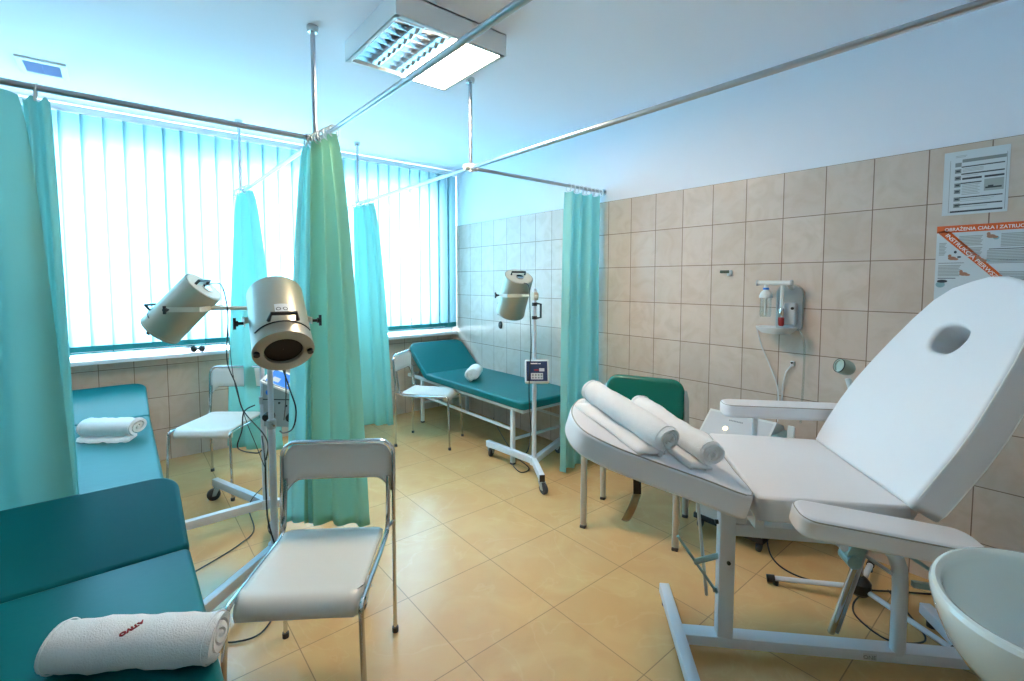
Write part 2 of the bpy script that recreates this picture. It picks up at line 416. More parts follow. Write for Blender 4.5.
# ------------------------------------------------------------------ curtains
def curtain(label, ta, tb, ba, bb, zt, zb, folds, at_, ab, m, phase=0., group=None, seed=1, rings=6, slant=0.):
    rnd = random.Random(seed)
    ta, tb, ba, bb = [Vector((p[0], p[1], 0)) for p in (ta, tb, ba, bb)]
    c = empty('curtain', ta, label=label, cat='curtain', group=group)
    nt = (tb-ta).normalized(); nt = Vector((-nt.y, nt.x, 0)); nb = (bb-ba).normalized(); nb = Vector((-nb.y, nb.x, 0))
    ph = [rnd.uniform(-.5, .5) for _ in range(5)]
    am = [rnd.uniform(.65, 1.1) for _ in range(folds*2+3)]
    def fn(u, v):
        # v 0 top .. 1 bottom
        e = v**.62
        w_ = u*folds*2*PI+phase
        i = min(int(u*folds*2), folds*2)
        A = at_*(1-e)+ab*e
        uu = u+.018*math.sin(w_*1.0+ph[0])*e + .02*math.sin(u*7+ph[1]*6)*e
        P = ta.lerp(tb, uu)*(1-e)+ba.lerp(bb, uu)*e
        n = (nt*(1-e)+nb*e)
        off = A*(math.sin(w_+.5*math.sin(v*3+ph[2]*4)*e)*am[i//1 % len(am)]**.0 + .28*math.sin(w_*.5+ph[3]*5+v*1.2)+.12*math.sin(w_*2.3+v*2))
        z = zt+(zb-zt)*v + (.010*math.cos(w_)*(1-v)**6) - slant*u*v
        return P+n*off+Vector((0, 0, z))-ta
    s = MB(); s.grid(fn, folds*14, 36)
    s.build('drape', m, c, sharp=80)
    hm = MB(); hm.grid(lambda u, v: fn(u, 1-.018*v)+nb*.0022, folds*14, 1); hm.build('hem', m, c, sharp=80)
    for k in range(rings):
        u = (k+.5)/rings; p = ta.lerp(tb, u)-ta; d = (tb-ta).normalized(); q = d.cross(Vector((0, 0, 1)))
        pts = [p+Vector((0, 0, RZ-.012))+q*math.cos(2*PI*i/14)*.026+Vector((0, 0, 1))*math.sin(2*PI*i/14)*.028+d*.004*math.sin(k*3+i*.45) for i in range(14)]
        MB().tube(pts, .0035, 6, closed=True).build('curtain_ring', 'plastic', c)
    return c
curtain('teal curtain at the far left beside the near green couch', (-1.15, RY1), (-.245, RY1), (-1.15, RY1+.02), (-.175, RY1+.02), RZ-.035, .16, 5, .022, .034, 'curtain_teal', 1.2, seed=3, rings=9)
curtain('narrow pale turquoise curtain edge hanging just behind the big left curtain', (-.235, RY1+.012), (-.165, RY1+.012), (-.23, RY1+.075), (-.145, RY1+.085), RZ-.035, .16, 2, .006, .014, 'curtain_teal', 2, seed=4, rings=1)
curtain('long green curtain bunched in the middle, behind the front white chair', (RX1-.012, RY1-.005), (RX1+.015, RY1-.23), (.645, 2.375), (.885, 2.16), RZ-.035, .22, 3, .024, .022, 'curtain_green', .4, seed=5, rings=8)
curtain('narrow turquoise curtain tucked behind the long green curtain in the middle', (RX1-.05, RY1), (RX1-.012, RY1), (.585, 2.435), (.70, 2.35), RZ-.035, .22, 2, .008, .014, 'curtain_pale', .4, seed=15, rings=2)
curtain('turquoise curtain gathered in front of the left window, behind the big heat lamp', (RX1-.03, 4.12), (RX1, 3.84), (.55, 4.02), (.86, 3.68), RZ-.035, .17, 3, .022, .026, 'curtain_teal', .9, seed=6, rings=5)
curtain('turquoise curtain beside the far white chair, in front of the window', (RX2-.03, 4.12), (RX2+.01, 3.80), (1.545, 3.98), (1.795, 3.77), RZ-.035, .15, 3, .022, .022, 'curtain_teal', .2, seed=7, rings=5)
curtain('turquoise curtain on the right beside the tiled wall and foot of the far couch', (2.46, RY1), (2.85, RY1), (2.40, RY1-.01), (2.848, RY1), RZ-.035, .02, 4, .022, .024, 'curtain_pale', 2.2, seed=8, rings=9)

# ------------------------------------------------------------------ ceiling lamp and vent
cl = empty('ceiling_light', (1.20, 2.12, ZC), label='white square ceiling luminaire with mirror louvres, half of its tubes lit', cat='ceiling light')
hx, hy, hh = .29, .28, .10
b = MB()
b.box((0, 0, -.003), (2*hx, 2*hy, .006))
for sx_ in (-1, 1): b.box((sx_*(hx-.004), 0, -hh/2), (.008, 2*hy, hh))
for sy_ in (-1, 1): b.box((0, sy_*(hy-.004), -hh/2), (2*hx-.016, .008, hh))
for sx_ in (-1, 1): b.box((sx_*(hx-.013), 0, -hh+.002), (.022, 2*hy-.016, .004))
for sy_ in (-1, 1): b.box((0, sy_*(hy-.013), -hh+.002), (2*hx-.016, .022, .004))
b.build('housing', 'window_white', cl)
cw = (2*hx-.05)/4
for i in range(4):
    xc = -hx+.025+cw*(i+.5)
    lv = MB()
    for s_ in (-1, 1):
        lv.grid(lambda u, v, s_=s_, xc=xc: Vector((xc+s_*(cw/2-.001-.020*math.sin(u*PI/2)), -hy+.025+v*(2*hy-.05), -hh+.004+.05*u)), 5, 1)
    for k in range(9):
        yk = -hy+.025+(2*hy-.05)*(k+.5)/9
        lv.prism([(xc-cw/2+.002, yk-.006, -hh+.05), (xc-cw/2+.002, yk+.006, -hh+.05), (xc-cw/2+.002, yk+.001, -hh+.006), (xc-cw/2+.002, yk-.001, -hh+.006)], (cw-.004, 0, 0))
    lv.build('louvre', 'reflector', cl)
    MB().cyl((xc, -hy+.03, -hh+.066), (xc, hy-.03, -hh+.066), .0125, 12).build('fluorescent_tube', 'lit_tube' if i >= 2 else 'text_white', cl)
MB().box((.135, 0, -hh+.003), (.262, 2*hy-.045, .006)).build('lit_diffuser', 'lit_diffuser', cl)

vt = empty('ceiling_vent', (-.283, 3.765, ZC), label='small white rectangular air vent in the ceiling above the left window', cat='vent')
v = MB()
for s_ in (-1, 1): v.box((s_*.088, 0, -.006), (.028, .25, .012), bev=.003); v.box((0, s_*.107, -.006), (.150, .036, .012), bev=.003)
v.build('frame', 'window_white', vt)
v = MB(); v.box((0, 0, -.001), (.15, .18, .002)); v.box((0, 0, -.004), (.004, .18, .006))
for k in range(9): v.box((0, -.08+.02*k, -.005), (.15, .003, .008), Matrix.Rotation(R(35), 3, 'X'))
v.build('grille', 'vent_dark', vt)

# ------------------------------------------------------------------ treatment couches
def couch(label, x0, x1, yf, yh, back_len, back_ang, zt=.515):
    """couch lying along Y: foot yf, hinge yh, head end raised; x0..x1 width"""
    c = empty('treatment_couch', ((x0+x1)/2, yf, 0), label=label, cat='couch', group=None)
    W = x1-x0; th = .062; L = yh-yf
    lp = rrect(-W/2, .0, W/2, L-.003, (.024, .024, .045, .045))
    slab('seat_cushion', [lp], th, .018, 'teal_vinyl', c, Matrix.Translation((0, 0, zt-th)))
    lp = rrect(-W/2, 0, W/2, back_len, (.085, .085, .024, .024))
    a = R(back_ang)
    M = frame((0, L+.004, zt-th), (1, 0, 0), (0, math.cos(a), math.sin(a)), (0, -math.sin(a), math.cos(a)))
    bb = slab('headrest_cushion', [lp], th+.004, .018, 'teal_vinyl', c, M)
    f = MB(); zr = zt-th-.016; xi = W/2-.05
    yend = L+.40
    for s_ in (-1, 1): f.box((s_*xi, yend/2+.03, zr), (.028, yend-.02, .03), bev=.003)
    for y in (.05, L, yend+.02): f.box((0, y, zr), (2*xi, .026, .028), bev=.003)
    for s_ in (-1, 1): f.bar((s_*xi, .16, .27), (s_*xi, L+.13, .27), .018, .018)
    for y in (.16, L+.13): f.bar((-xi, y, .20), (xi, y, .20), .018, .018)
    f.build('frame', 'bed_steel', c)
    for s_ in (-1, 1):
        for y in (.17, L+.14):
            lg = MB().box((s_*xi, y, (zr-.02)/2+.006), (.030, .030, zr-.02), bev=.004).build('leg', 'bed_steel', c)
            MB().box((s_*xi, y, .008), (.034, .034, .016), bev=.004).build('rubber_foot', 'rubber', lg)
    bs = MB()
    yb = L+math.cos(a)*back_len*.6; zb = zt-th+math.sin(a)*back_len*.6
    for s_ in (-1, 1): bs.tube([(s_*xi*.7, L+.36, zr), (s_*xi*.7, yb, zb)], .009, 8)
    bs.build('headrest_support', 'steel', c)
    return c
couch('near teal couch at lower left with a white towel on its foot end', -.47, .15, .55, 1.875, .43, 17)
couch('teal couch beneath the left window, lit blue, holding a white towel', -.50, .125, 2.43, 3.90, .50, 17)
couch('teal couch in the far right corner with its headrest raised steeply', 2.215, 2.845, 2.55, 3.975, .46, 36)

# ------------------------------------------------------------------ rolled towels
def towel(label, loc, rz, L, r, flat=.75, turns=2.6, tail=.05, tilt=0., mtx=None, seed=1, group=None, flap=None):
    rnd = random.Random(seed)
    t = empty('rolled_towel', loc, rz, label=label, cat='towel', group=group)
    th = r*.85/turns*.86
    n = int(turns*26); prof_o, prof_i = [], []
    for i in range(n+1):
        q = i/n; a = q*turns*2*PI
        rr = r*(.14+.86*q)
        ex = 1.; 
        prof_o.append((rr*math.cos(a), rr*math.sin(a)*flat))
        ri = max(rr-th*.80, .002)
        prof_i.append((ri*math.cos(a), ri*math.sin(a)*flat))
    # tail: the loose edge runs on tangentially
    ax, ay = prof_o[-1]; bx_, by_ = prof_i[-1]
    for k in range(1, 5):
        d = tail*k/4
        prof_o.append((ax+d*.10, ay+d)); prof_i.append((bx_+d*.25, by_+d*.9))
    pa = math.pi/2+R(20)
    loop = prof_o+prof_i[::-1]
    rot = turns*2*PI+PI/2+R(15)
    ca, sa = math.cos(-rot), math.sin(-rot)
    loop = [(x, y/flat) for x, y in loop]
    loop = [(x*ca-y*sa, (x*sa+y*ca)*flat) for x, y in loop]
    zmin = min(p[1] for p in loop)
    m_ = 18; s = MB(); rings = []
    ph = [rnd.uniform(0, 6) for _ in range(4)]
    for j in range(m_+1):
        x = (j/m_-.5)*L; k = 1+.035*math.sin(j*.9+ph[0])+.025*math.sin(j*2.1+ph[1])
        ec = 1-.06*(abs(j/m_-.5)*2)**8
        ring = []
        for i, (py, pz) in enumerate(loop):
            w_ = 1+.02*math.sin(i*.21+j*.5+ph[2])
            ring.append(s.bm.verts.new((x+.004*math.sin(i*.3+ph[3]), py*k*ec*w_, (pz*k*ec*w_-zmin*1.0))))
        rings.append(ring)
    nn = len(loop)
    for A, B in zip(rings, rings[1:]):
        for i in range(nn): s.bm.faces.new((A[i], A[(i+1) % nn], B[(i+1) % nn], B[i]))
    no = len(prof_o)
    for ring in (rings[0], rings[-1]):
        for i in range(no-1): s.bm.faces.new((ring[i], ring[i+1], ring[nn-2-i], ring[nn-1-i]))
    o = s.build('roll', 'towel', t, sharp=70)
    for q in (-.5, .5):
        x = q*L*.93; hb = MB()
        hb.tube([(x+.0, p[0]*1.003, p[1]*1.003-zmin) for p in loop[no-30:no-1]], .0016, 5)
        hb.build('hem_stitching', 'towel', t)
    if flap:
        f = MB(); fl, fw, ft = flap
        def ff(u, v): return Vector(((u-.45)*fl, fw*.15-v*fw, .004+.010*(v < .9)+.003*math.sin(u*9+v*3)))
        f.grid(ff, 12, 8); f.build('flap', 'towel', t, solid=ft)
    return t

# ------------------------------------------------------------------ white tube chairs
def white_chair(label, rc, face_deg, wid=.425):
    """rc: midpoint of the rear feet, face_deg: heading the chair faces"""
    c = empty('tube_chair', (rc[0], rc[1], 0), R(face_deg+90), label=label, cat='chair')
    w = wid/2; r = .0095
    # local: faces -y, x = side
    def back_arc(z, x0=w): pass
    zt, rad = .775, .055
    pts = [(-w, .0, .012), (-w, -.004, .45), (-w, .012, zt-rad)]
    pts += [(-w+rad-rad*math.cos(t), .014, zt-rad+rad*math.sin(t)) for t in [R(15*i) for i in range(1, 6)]]
    pts += [(-w+rad, .015, zt), (w-rad, .015, zt)]
    pts += [(w-rad+rad*math.sin(t), .014, zt-rad+rad*math.cos(t)) for t in [R(15*i) for i in range(1, 6)]]
    pts += [(w, .012, zt-rad), (w, -.004, .45), (w, .0, .012)]
    MB().tube(pts, r, 10, ry=.0075).build('rear_frame', 'chrome', c)
    for s_ in (-1, 1):
        x = s_*(w-.018)
        pts = [(s_*(w-.004), -.475, .012), (x, -.46, .415)]
        pts += [(x, -.46+.035*(1-math.cos(t)), .415+.020*math.sin(t)) for t in [R(22.5*i) for i in range(1, 5)]]
        pts += [(x, -.30, .433), (x, -.16, .431), (x, -.075, .433), (x, -.045, .442), (x, -.030, .465), (x, -.022, .51), (x, -.006, .64)]
        MB().tube(pts, .0085, 10).build('front_leg', 'chrome', c)
        MB().cyl((s_*w, 0, 0), (s_*w, 0, .02), .0125, 12).build('foot_cap', 'rubber', c)
        MB().cyl((s_*(w-.004), -.475, 0), (s_*(w-.004), -.475, .02), .0125, 12).build('foot_cap', 'rubber', c)
        MB().tube([(s_*(w-.022), -.045, .445), (s_*(w+.002), -.005, .462)], .006, 8).build('bolt', 'chrome', c)
    # seat: shallow sheet with rolled front
    s = MB()
    sw = w-.026
    def fn(u, v):
        x = (u*2-1); y = -.045-v*.435
        taper = 1-.03*(1-v)
        z = .447-.012*math.sin(PI*v)*(1-x*x) - (.05*max(0, (v-.84)/.16)**1.8)
        if v > .84: y = -.045-.84*.435-.40*(v-.84)*(1-.35*(v-.84)/.16)
        if v < .06: z += .004
        cr = max(0, abs(x)-.88)/.12
        yy_ = y+(.03*cr**2 if v > .8 else (-.012*cr**2 if v < .1 else 0))
        return Vector((x*sw*taper, yy_, z-.004*abs(x)**8))
    s.grid(fn, 20, 24); s.build('seat', 'chair_plate', c, solid=.012, sharp=80)
    # backrest panel with arched cut-out
    bk = MB(); top = zt-.012; bw = w-.008
    def bf(u, v):
        x = (u*2-1)*bw; ax = abs(u*2-1)
        lo = .632 if ax < .70 else .632-.055*((ax-.70)/.30)**1.8
        tp = top-(.045*(max(0, ax-.78)/.22)**2.4)
        return Vector((x, .012-.012*(1-ax*ax)*-.6, lo+(tp-lo)*v))
    bk.grid(bf, 24, 5); bo = bk.build('backrest', 'chair_plate', c, solid=.010, sharp=80)
    ed = MB(); ed.tube([bf(i/24, 0)+Vector((0, 0, -.002)) for i in range(25)], .0045, 6); ed.build('edge_trim', 'chrome', bo)
    return c
white_chair('white tube chair in the foreground beside the near couch', (.627, 1.818), 234.6)
white_chair('white tube chair under the left window beside the blue-lit couch', (.645, 3.90), 231)
white_chair('white tube chair seen side-on at the corner couch beside the window curtain', (1.895, 3.770), -50.5, .37)

# ------------------------------------------------------------------ green padded chair
gc = empty('padded_chair', (2.257, 1.60, 0), math.atan2(-.39, -.92)+PI/2, label='green padded chair with grey legs against the tiled wall behind the reclining chair', cat='chair')
# local: faces -y
for s_, nm in ((-1, 0), (1, 0)):
    x = s_*.25
    MB().tube([(x, -.19, .012), (x, -.185, .44), (x, -.15, .455), (x, .19, .455)], .0125, 10, ry=.018).build('front_leg', 'grey_steel', gc)
    MB().tube([(x, .20, .012), (x, .17, .45), (x*.96, .205, .70), (x*.9, .215, .75)], .0125, 10, ry=.018).build('rear_leg', 'grey_steel', gc)
    MB().box((x, -.19, .008), (.032, .040, .016), bev=.003).build('foot_cap', 'rubber', gc)
    MB().box((x, .20, .008), (.032, .040, .016), bev=.003).build('foot_cap', 'rubber', gc)
slab('seat', [rrect(-.235, -.22, .235, .19, (.05, .05, .08, .08))], .06, .025, 'green_vinyl', gc, Matrix.Translation((0, 0, .43)))
slab('backrest', [rrect(-.232, 0, .232, .30, (.075, .075, .09, .09))], .055, .024, 'green_vinyl', gc, frame((0, .205, .515), (1, 0, 0), (0, .10, 1), (0, -1, .10)))

# ------------------------------------------------------------------ infrared lamps on wheeled stands
def stand(label, hub, base_deg, head_deg, arm, drop, fwdc, dia, L, zl, ztop, group, long=.56, sht=.36, shell='lamp_shell'):
    """hub: floor point of the pole; long legs open 72 deg around base_deg; lamp head reaches out at head_deg"""
    t = empty('lamp_stand', (hub[0], hub[1], 0), 0, label=label, cat='lamp', group=group)
    zb = .108
    for ang, ln, sw in ((base_deg-36, long, 70), (base_deg+36, long, -65), (base_deg+180, sht, 28)):
        d = Vector((math.cos(R(ang)), math.sin(R(ang)), 0))
        lg = MB().bar(d*.0+Vector((0, 0, zb)), d*ln+Vector((0, 0, zb)), .036, .046, bev=.003).build('base_leg', 'white_steel', t)
        e = d*(ln-.025); q = Vector((-d.y, d.x, 0))
        d0 = d; d = Vector((math.cos(R(ang+sw)), math.sin(R(ang+sw)), 0)); q = Vector((-d.y, d.x, 0))
        cs = MB(); cs.cyl(e+Vector((0, 0, .076)), e+Vector((0, 0, .088)), .014, 14)
        for s_ in (-1, 1): cs.prism([e+q*s_*.016+Vector((0, 0, .080))-d*.012, e+q*s_*.016+Vector((0, 0, .080))+d*.020, e+q*s_*.016+d*.034+Vector((0, 0, .030)), e+q*s_*.016+d*.012+Vector((0, 0, .030))], q*s_*.003)
        cs.bar(e-q*.018+Vector((0, 0, .081)), e+q*.018+Vector((0, 0, .081)), .03, .004)
        co = cs.build('caster', 'grey_plastic', t)
        wc = e+d*.022+Vector((0, 0, .038))
        MB().lathe([(.010, -.012), (.033, -.012), (.038, -.008), (.038, .008), (.033, .012), (.010, .012)], frame(wc, d, (0, 0, 1), q), 24, True, True).build('wheel', 'rubber', co)
        d = d0
        MB().bar(d*(ln-.002)+Vector((0, 0, zb)), d*(ln+.003)+Vector((0, 0, zb)), .0355, .0455).build('end_cap', 'black' if ln == sht else 'white_steel', lg)
    MB().cyl((0, 0, zb-.026), (0, 0, zb+.026), .030, 20).build('hub', 'white_steel', t)
    MB().cyl((0, 0, zb), (0, 0, .72), .0165, 16).build('pole', 'white_steel', t)
    up = MB().cyl((0, 0, .70), (0, 0, ztop), .013, 16).build('inner_pole', 'white_steel', t)
    MB().lathe([(.019, .695), (.021, .70), (.021, .735), (.015, .74)], Matrix.Identity(4), 18, True, True).build('pole_collar', 'black' if dia > 1 else 'grey_plastic', t)
    MB().tube([(.0, -.02, .72), (.0, -.05, .72)], .005, 8).build('clamp_screw', 'chrome', t)
    hd = Vector((math.cos(R(head_deg)), math.sin(R(head_deg)), 0)); pv = Vector((-hd.y, hd.x, 0))
    C0 = hd*arm+Vector((0, 0, zl))                      # pivot
    ax = (hd*fwdc-Vector((0, 0, drop))).normalized(); nrm = pv.cross(ax)
    if nrm.z < 0: nrm = -nrm
    # yoke + arm
    y = MB(); rr = dia/2+.014; back = arm-.17 if arm > .3 else .06
    y0 = C0-hd*(dia/2+.05)
    for s_ in (-1, 1):
        y.bar(C0+pv*s_*rr+hd*.012, y0+pv*s_*rr, .004, .026)
    y.bar(y0-pv*(rr+.002), y0+pv*(rr+.002), .026, .004, up=hd)
    y.tube([y0, Vector((0, 0, zl))-hd*.05], .011, 12)
    y.build('yoke_arm', 'lamp_cream', t)
    MB().box((0, 0, zl), (.042, .042, .056), bev=.006).build('arm_clamp', 'lamp_cream', t)
    M = frame(C0, pv, ax.cross(pv), ax)                # local z = light direction
    rd = dia/2
    sh = MB(); sh.lathe([(rd*.80, -L/2+.0), (rd*.985, -L/2), (rd, -L/2+.004), (rd, L/2-.012), (rd*1.015, L/2-.010), (rd*1.015, L/2), (rd*.70, L/2+.004), (rd*.64, L/2+.001), (rd*.62, L/2-.03)], M, 40)
    head = sh.build('lamp_head', shell, t)
    MB().lathe([(rd*.001, -L/2-.003), (rd*.90, -L/2-.003), (rd*.90, -L/2+.002)], M, 40).build('back_plate', 'lamp_cream', head)
    MB().lathe([(.001, L/2-.012), (rd*.64, L/2-.012)], M, 40).build('filter_glass', 'dark_glass', head)
    for s_ in (-1, 1):
        k = MB(); pp = C0+pv*s_*(rr+.003)
        k.cyl(pp, pp+pv*s_*.022, .006, 10); k.cyl(pp+pv*s_*.018, pp+pv*s_*.032, .011, 14)
        k.bar(pp+pv*s_*.030-Vector((0, 0, .022)), pp+pv*s_*.030+Vector((0, 0, .022)), .010, .012, up=hd)
        k.build('wing_knob', 'black', head)
        MB().cyl(C0+pv*s_*rd*.86+ax*(L/2), C0+pv*s_*rd*.86+ax*(L/2+.014), .011, 14).build('rim_knob', 'black', head)
    # carrying handle near the front and one on the back plate
    for (zc, rad_, sgn) in ((L/2-.068, rd, 1),):
        hp = []
        for s_, o_ in ((-1, 0), (-1, .035), (1, .035), (1, 0)):
            hp.append(C0+ax*(zc)+nrm*sgn*(rad_*.93+o_)+pv*s_*.05*(1 if o_ == 0 else .85))
        MB().tube(hp, .0075, 8).build('side_handle', 'black', head)
    band = MB(); band.tube([C0+ax*(L/2-.055)+nrm*rd*1.01*math.cos(a)+pv*rd*1.01*math.sin(a) for a in [R(-62+124*i/14) for i in range(15)]], .0028, 6); band.build('handle_band', 'black', head)
    hb = MB(); b0 = C0-ax*(L/2)
    hb.tube([b0-pv*.055+nrm*.02, b0-pv*.055-ax*.028+nrm*.02, b0+pv*.055-ax*.028+nrm*.02, b0+pv*.055+nrm*.02], .008, 8); hb.build('rear_handle', 'black', head)
    vn = MB(); vn.cyl(b0-nrm*.02, b0-ax*.012-nrm*.02, .028, 18); vn.build('vent_cap', 'chrome', head)
    st_ = MB(); st_.grid(lambda u, v: C0+ax*(L/2-.15+.055*v)+(nrm*math.cos((u-.5)*.46)-pv*math.sin((u-.5)*.46))*(rd+.0012), 6, 1); sk = st_.build('warning_sticker', 'paper', head)
    st_ = MB()
    for u0_ in (-.11, .11):
        for k_ in range(12):
            a_ = 2*PI*k_/12; b_ = 2*PI*(k_+1)/12
            f_ = lambda r__, t__: C0+ax*(L/2-.122+r__*math.sin(t__))+(nrm*math.cos(u0_+r__*math.cos(t__)/rd)-pv*math.sin(u0_+r__*math.cos(t__)/rd))*(rd+.0020)
            st_.poly([f_(.009, a_), f_(.009, b_), f_(.006, b_), f_(.006, a_)])
    st_.build('sticker_symbols', 'ink', head)
    return t, head, C0, ax, nrm, pv
S1 = stand('wheeled infrared lamp under the left window, its head tilted down leftward', (.612, 2.98), 145, 145, .42, .24, .235, .215, .34, 1.245, 1.300, 'wheeled infrared lamps')
S2 = stand('wheeled infrared lamp with its dark glass facing front behind the near white chair', (.536, 2.446), 257.4, 262.8, .42, .225, .27, .212, .32, 1.237, 1.28, 'wheeled infrared lamps', long=.60)
S3 = stand('wheeled infrared lamp standing at the corner couch, tilted screen on its pole', (2.251, 2.465), 57.6, 73, .36, .285, .17, .222, .33, 1.29, 1.345, 'wheeled infrared lamps', long=.51, sht=.31)
for s_ in (S1, S2, S3):
    del s_[0]['group']
def cable(parent, pts, r=.0035, m='black', name='cable'):
    """smooth cable through world points, child of parent (parent unrotated)"""
    P = [Vector(p)-Vector(parent.location) for p in pts]
    out = []
    for i in range(len(P)-1):
        a = P[max(i-1, 0)]; b = P[i]; c = P[i+1]; d = P[min(i+2, len(P)-1)]
        for k in range(8):
            t = k/8; out.append(.5*((2*b)+(c-a)*t+(2*a-5*b+4*c-d)*t*t+(3*b-a-3*c+d)*t**3))
    out.append(P[-1])
    return MB().tube(out, r, 7).build(name, m, parent)
# control unit of stand 3: navy panel in a white frame
def local(M, p): return M @ Vector(p)
t = S3[0]
cpos = Vector((-.012, -.04, .762)); fx = Vector((rgt.x, rgt.y, 0)); n3 = Vector((-.60, -.70, .35)).normalized()
fx = (fx-n3*fx.dot(n3)).normalized(); fy = n3.cross(fx)
M = frame(cpos, fx, fy, n3)
u_ = slab('control_unit', [rrect(-.085, -.082, .085, .082, (.012,)*4)], .05, .008, 'plastic', t, M @ Matrix.Translation((0, 0, -.03)))
p = MB(); p.poly([M @ Vector(q) for q in ((-.073, -.070, .0206), (.073, -.070, .0206), (.073, .070, .0206), (-.073, .070, .0206))]); p.build('control_panel', 'navy', u_)
p = MB(); p.poly([M @ Vector(q) for q in ((-.042, -.058, .021), (.042, -.058, .021), (.042, -.014, .021), (-.042, -.014, .021))]); p.poly([M @ Vector(q) for q in ((.016, -.002, .021), (.052, -.002, .021), (.052, .020, .021), (.016, .020, .021))]); p.build('display', 'light_grey', u_)
p = MB()
for i in range(4):
    p.poly([M @ Vector(q) for q in ((-.035+.020*i, -.034, .0214), (-.022+.020*i, -.034, .0214), (-.022+.020*i, -.020, .0214), (-.035+.020*i, -.020, .0214))])
    p.poly([M @ Vector(q) for q in ((-.035+.020*i, -.052, .0214), (-.022+.020*i, -.052, .0214), (-.022+.020*i, -.040, .0214), (-.035+.020*i, -.040, .0214))])
p.build('keys', 'ink_mid', u_)
p = MB(); p.poly([M @ Vector(q) for q in ((-.045, .050, .021), (.005, .050, .021), (.005, .057, .021), (-.045, .057, .021))]); p.poly([M @ Vector(q) for q in ((.010, .050, .021), (.028, .050, .021), (.028, .055, .021), (.010, .055, .021))]); p.build('panel_print', 'text_white', u_)
p = MB(); p.poly([M @ Vector(q) for q in ((-.02, .004, .021), (.012, .004, .021), (.012, .012, .021), (-.02, .012, .021))]); p.build('red_display', 'red', u_)
MB().tube([(.016, 0, 1.24), (.040, -.022, 1.235), (.040, -.022, 1.14), (.016, 0, 1.135)], .008, 8).build('pole_handle', 'black', t)
for z in (1.235, 1.14): MB().lathe([(.019, z-.012), (.019, z+.012)], Matrix.Identity(4), 16, True, True).build('handle_clamp', 'black', t)
cable(t, [(dep(524, 283, 3.48)), dep(529, 287, 3.36), dep(530, 310, 3.33), dep(531, 345, 3.30), dep(529, 390, 3.28), dep(531, 430, 3.27)])
cable(t, [dep(531, 430, 3.27), onz(527, 452, .05), onz(512, 461, .012), onz(520, 472, .008), onz(529, 468, .008), onz(515, 455, .01), onz(500, 432, .012), onz(492, 415, .012)])

# control box of stand 1
t = S1[0]
d1 = Vector((.72, -.69, 0)).normalized(); n1 = Vector((-.69, -.72, 0)).normalized()
M = frame(Vector((.10, -.09, .68)), d1, (0, 0, 1), n1*-1 if False else (-n1).cross(Vector((0, 0, 1))).cross(Vector((0, 0, 1)))*1)
M = frame(Vector((.105, -.10, .66)), d1, (0, 0, 1), d1.cross(Vector((0, 0, 1))))
bx = MB(); zz = Vector((0, 0, 1)); nf = d1.cross(zz)      # nf faces the camera side
c0 = Vector((.105, -.095, 0))
def bp(a, b, z): return c0+d1*a+nf*b+zz*z
prof = [(-.105, .58), (.105, .58), (.105, .755), (.085, .775), (-.105, .845)]
bx.prism([bp(a, .06, z) for a, z in prof], nf*-.12)
cu_ = bx.build('control_unit', 'grey_plastic', t)
q = MB(); slope = (Vector((0, 0, .775-.845))+d1*.19)
lz = lambda a, b: .853-(a+.115)*.3605+(.066-b)*.40-.012
q.prism([bp(-.115, .066, lz(-.115, .066)), bp(.115, .066, lz(.115, .066)), bp(.115, .066, lz(.115, .066)-.012), bp(-.115, .066, lz(-.115, .066)-.012)], nf*-.132+zz*.0528); q.build('lid', 'text_white', cu_)
def onlid(a, b, h): return bp(a, b, lz(a, b)+h)
q = MB(); q.poly([onlid(-.095, .054, .0012), onlid(.100, .054, .0012), onlid(.100, -.052, .0012), onlid(-.095, -.052, .0012)]); q.build('touch_panel', 'blue_panel', cu_)
q = MB()
for a, b_, wa in ((-.07, .0, .04), (.02, .0, .055)):
    q.poly([onlid(a, b_, .0022), onlid(a+wa, b_, .0022), onlid(a+wa, b_+.035, .0022), onlid(a, b_+.035, .0022)])
q.build('panel_window', 'light_grey', cu_)
MB().cyl(bp(-.07, .060, .775), bp(-.07, .066, .775), .016, 18).build('button', 'blue_panel', cu_)
MB().bar(bp(-.105, .061, .735), bp(.105, .061, .735), .003, .005).build('panel_seam', 'black', cu_)
for a in (-.062, .072):
    MB().lathe([(.001, .055), (.020, .052), (.026, .03), (.026, 0)], frame(bp(a, .061, .645), d1, zz, nf), 18).build('plug', 'black', cu_)
for a, z in ((-.06, .712), (-.01, .716), (.03, .70), (.08, .715)): MB().cyl(bp(a, .06, z), bp(a, .065, z), .006, 10).build('socket', 'black', cu_)
C0, ax, nrm, pv = S1[2:]
loc1 = Vector(t.location)
b0 = loc1+C0-ax*.185
cable(t, [b0+Vector((0, 0, .0)), dep(220, 284, 2.6), dep(226, 300, 2.62), dep(228, 320, 2.62), dep(227, 360, 2.62), dep(236, 385, 2.6), dep(243, 410, 2.56), dep(262, 432, 2.5), dep(268, 445, 2.45), dep(266, 460, 2.45)])
cable(t, [dep(255, 405, 2.53), dep(244, 412, 2.52), dep(242, 430, 2.52), dep(238, 448, 2.52), dep(256, 453, 2.52), dep(262, 450, 2.52)])
cable(t, [dep(228, 330, 2.62), dep(234, 380, 2.61), dep(246, 420, 2.57), dep(256, 445, 2.52), dep(266, 470, 2.50)], .0022)
cable(t, [onz(262, 488, .12), onz(252, 499, .125), onz(249, 510, .01), onz(254, 530, .008), onz(240, 544, .008), onz(215, 560, .008), onz(180, 580, .01)])
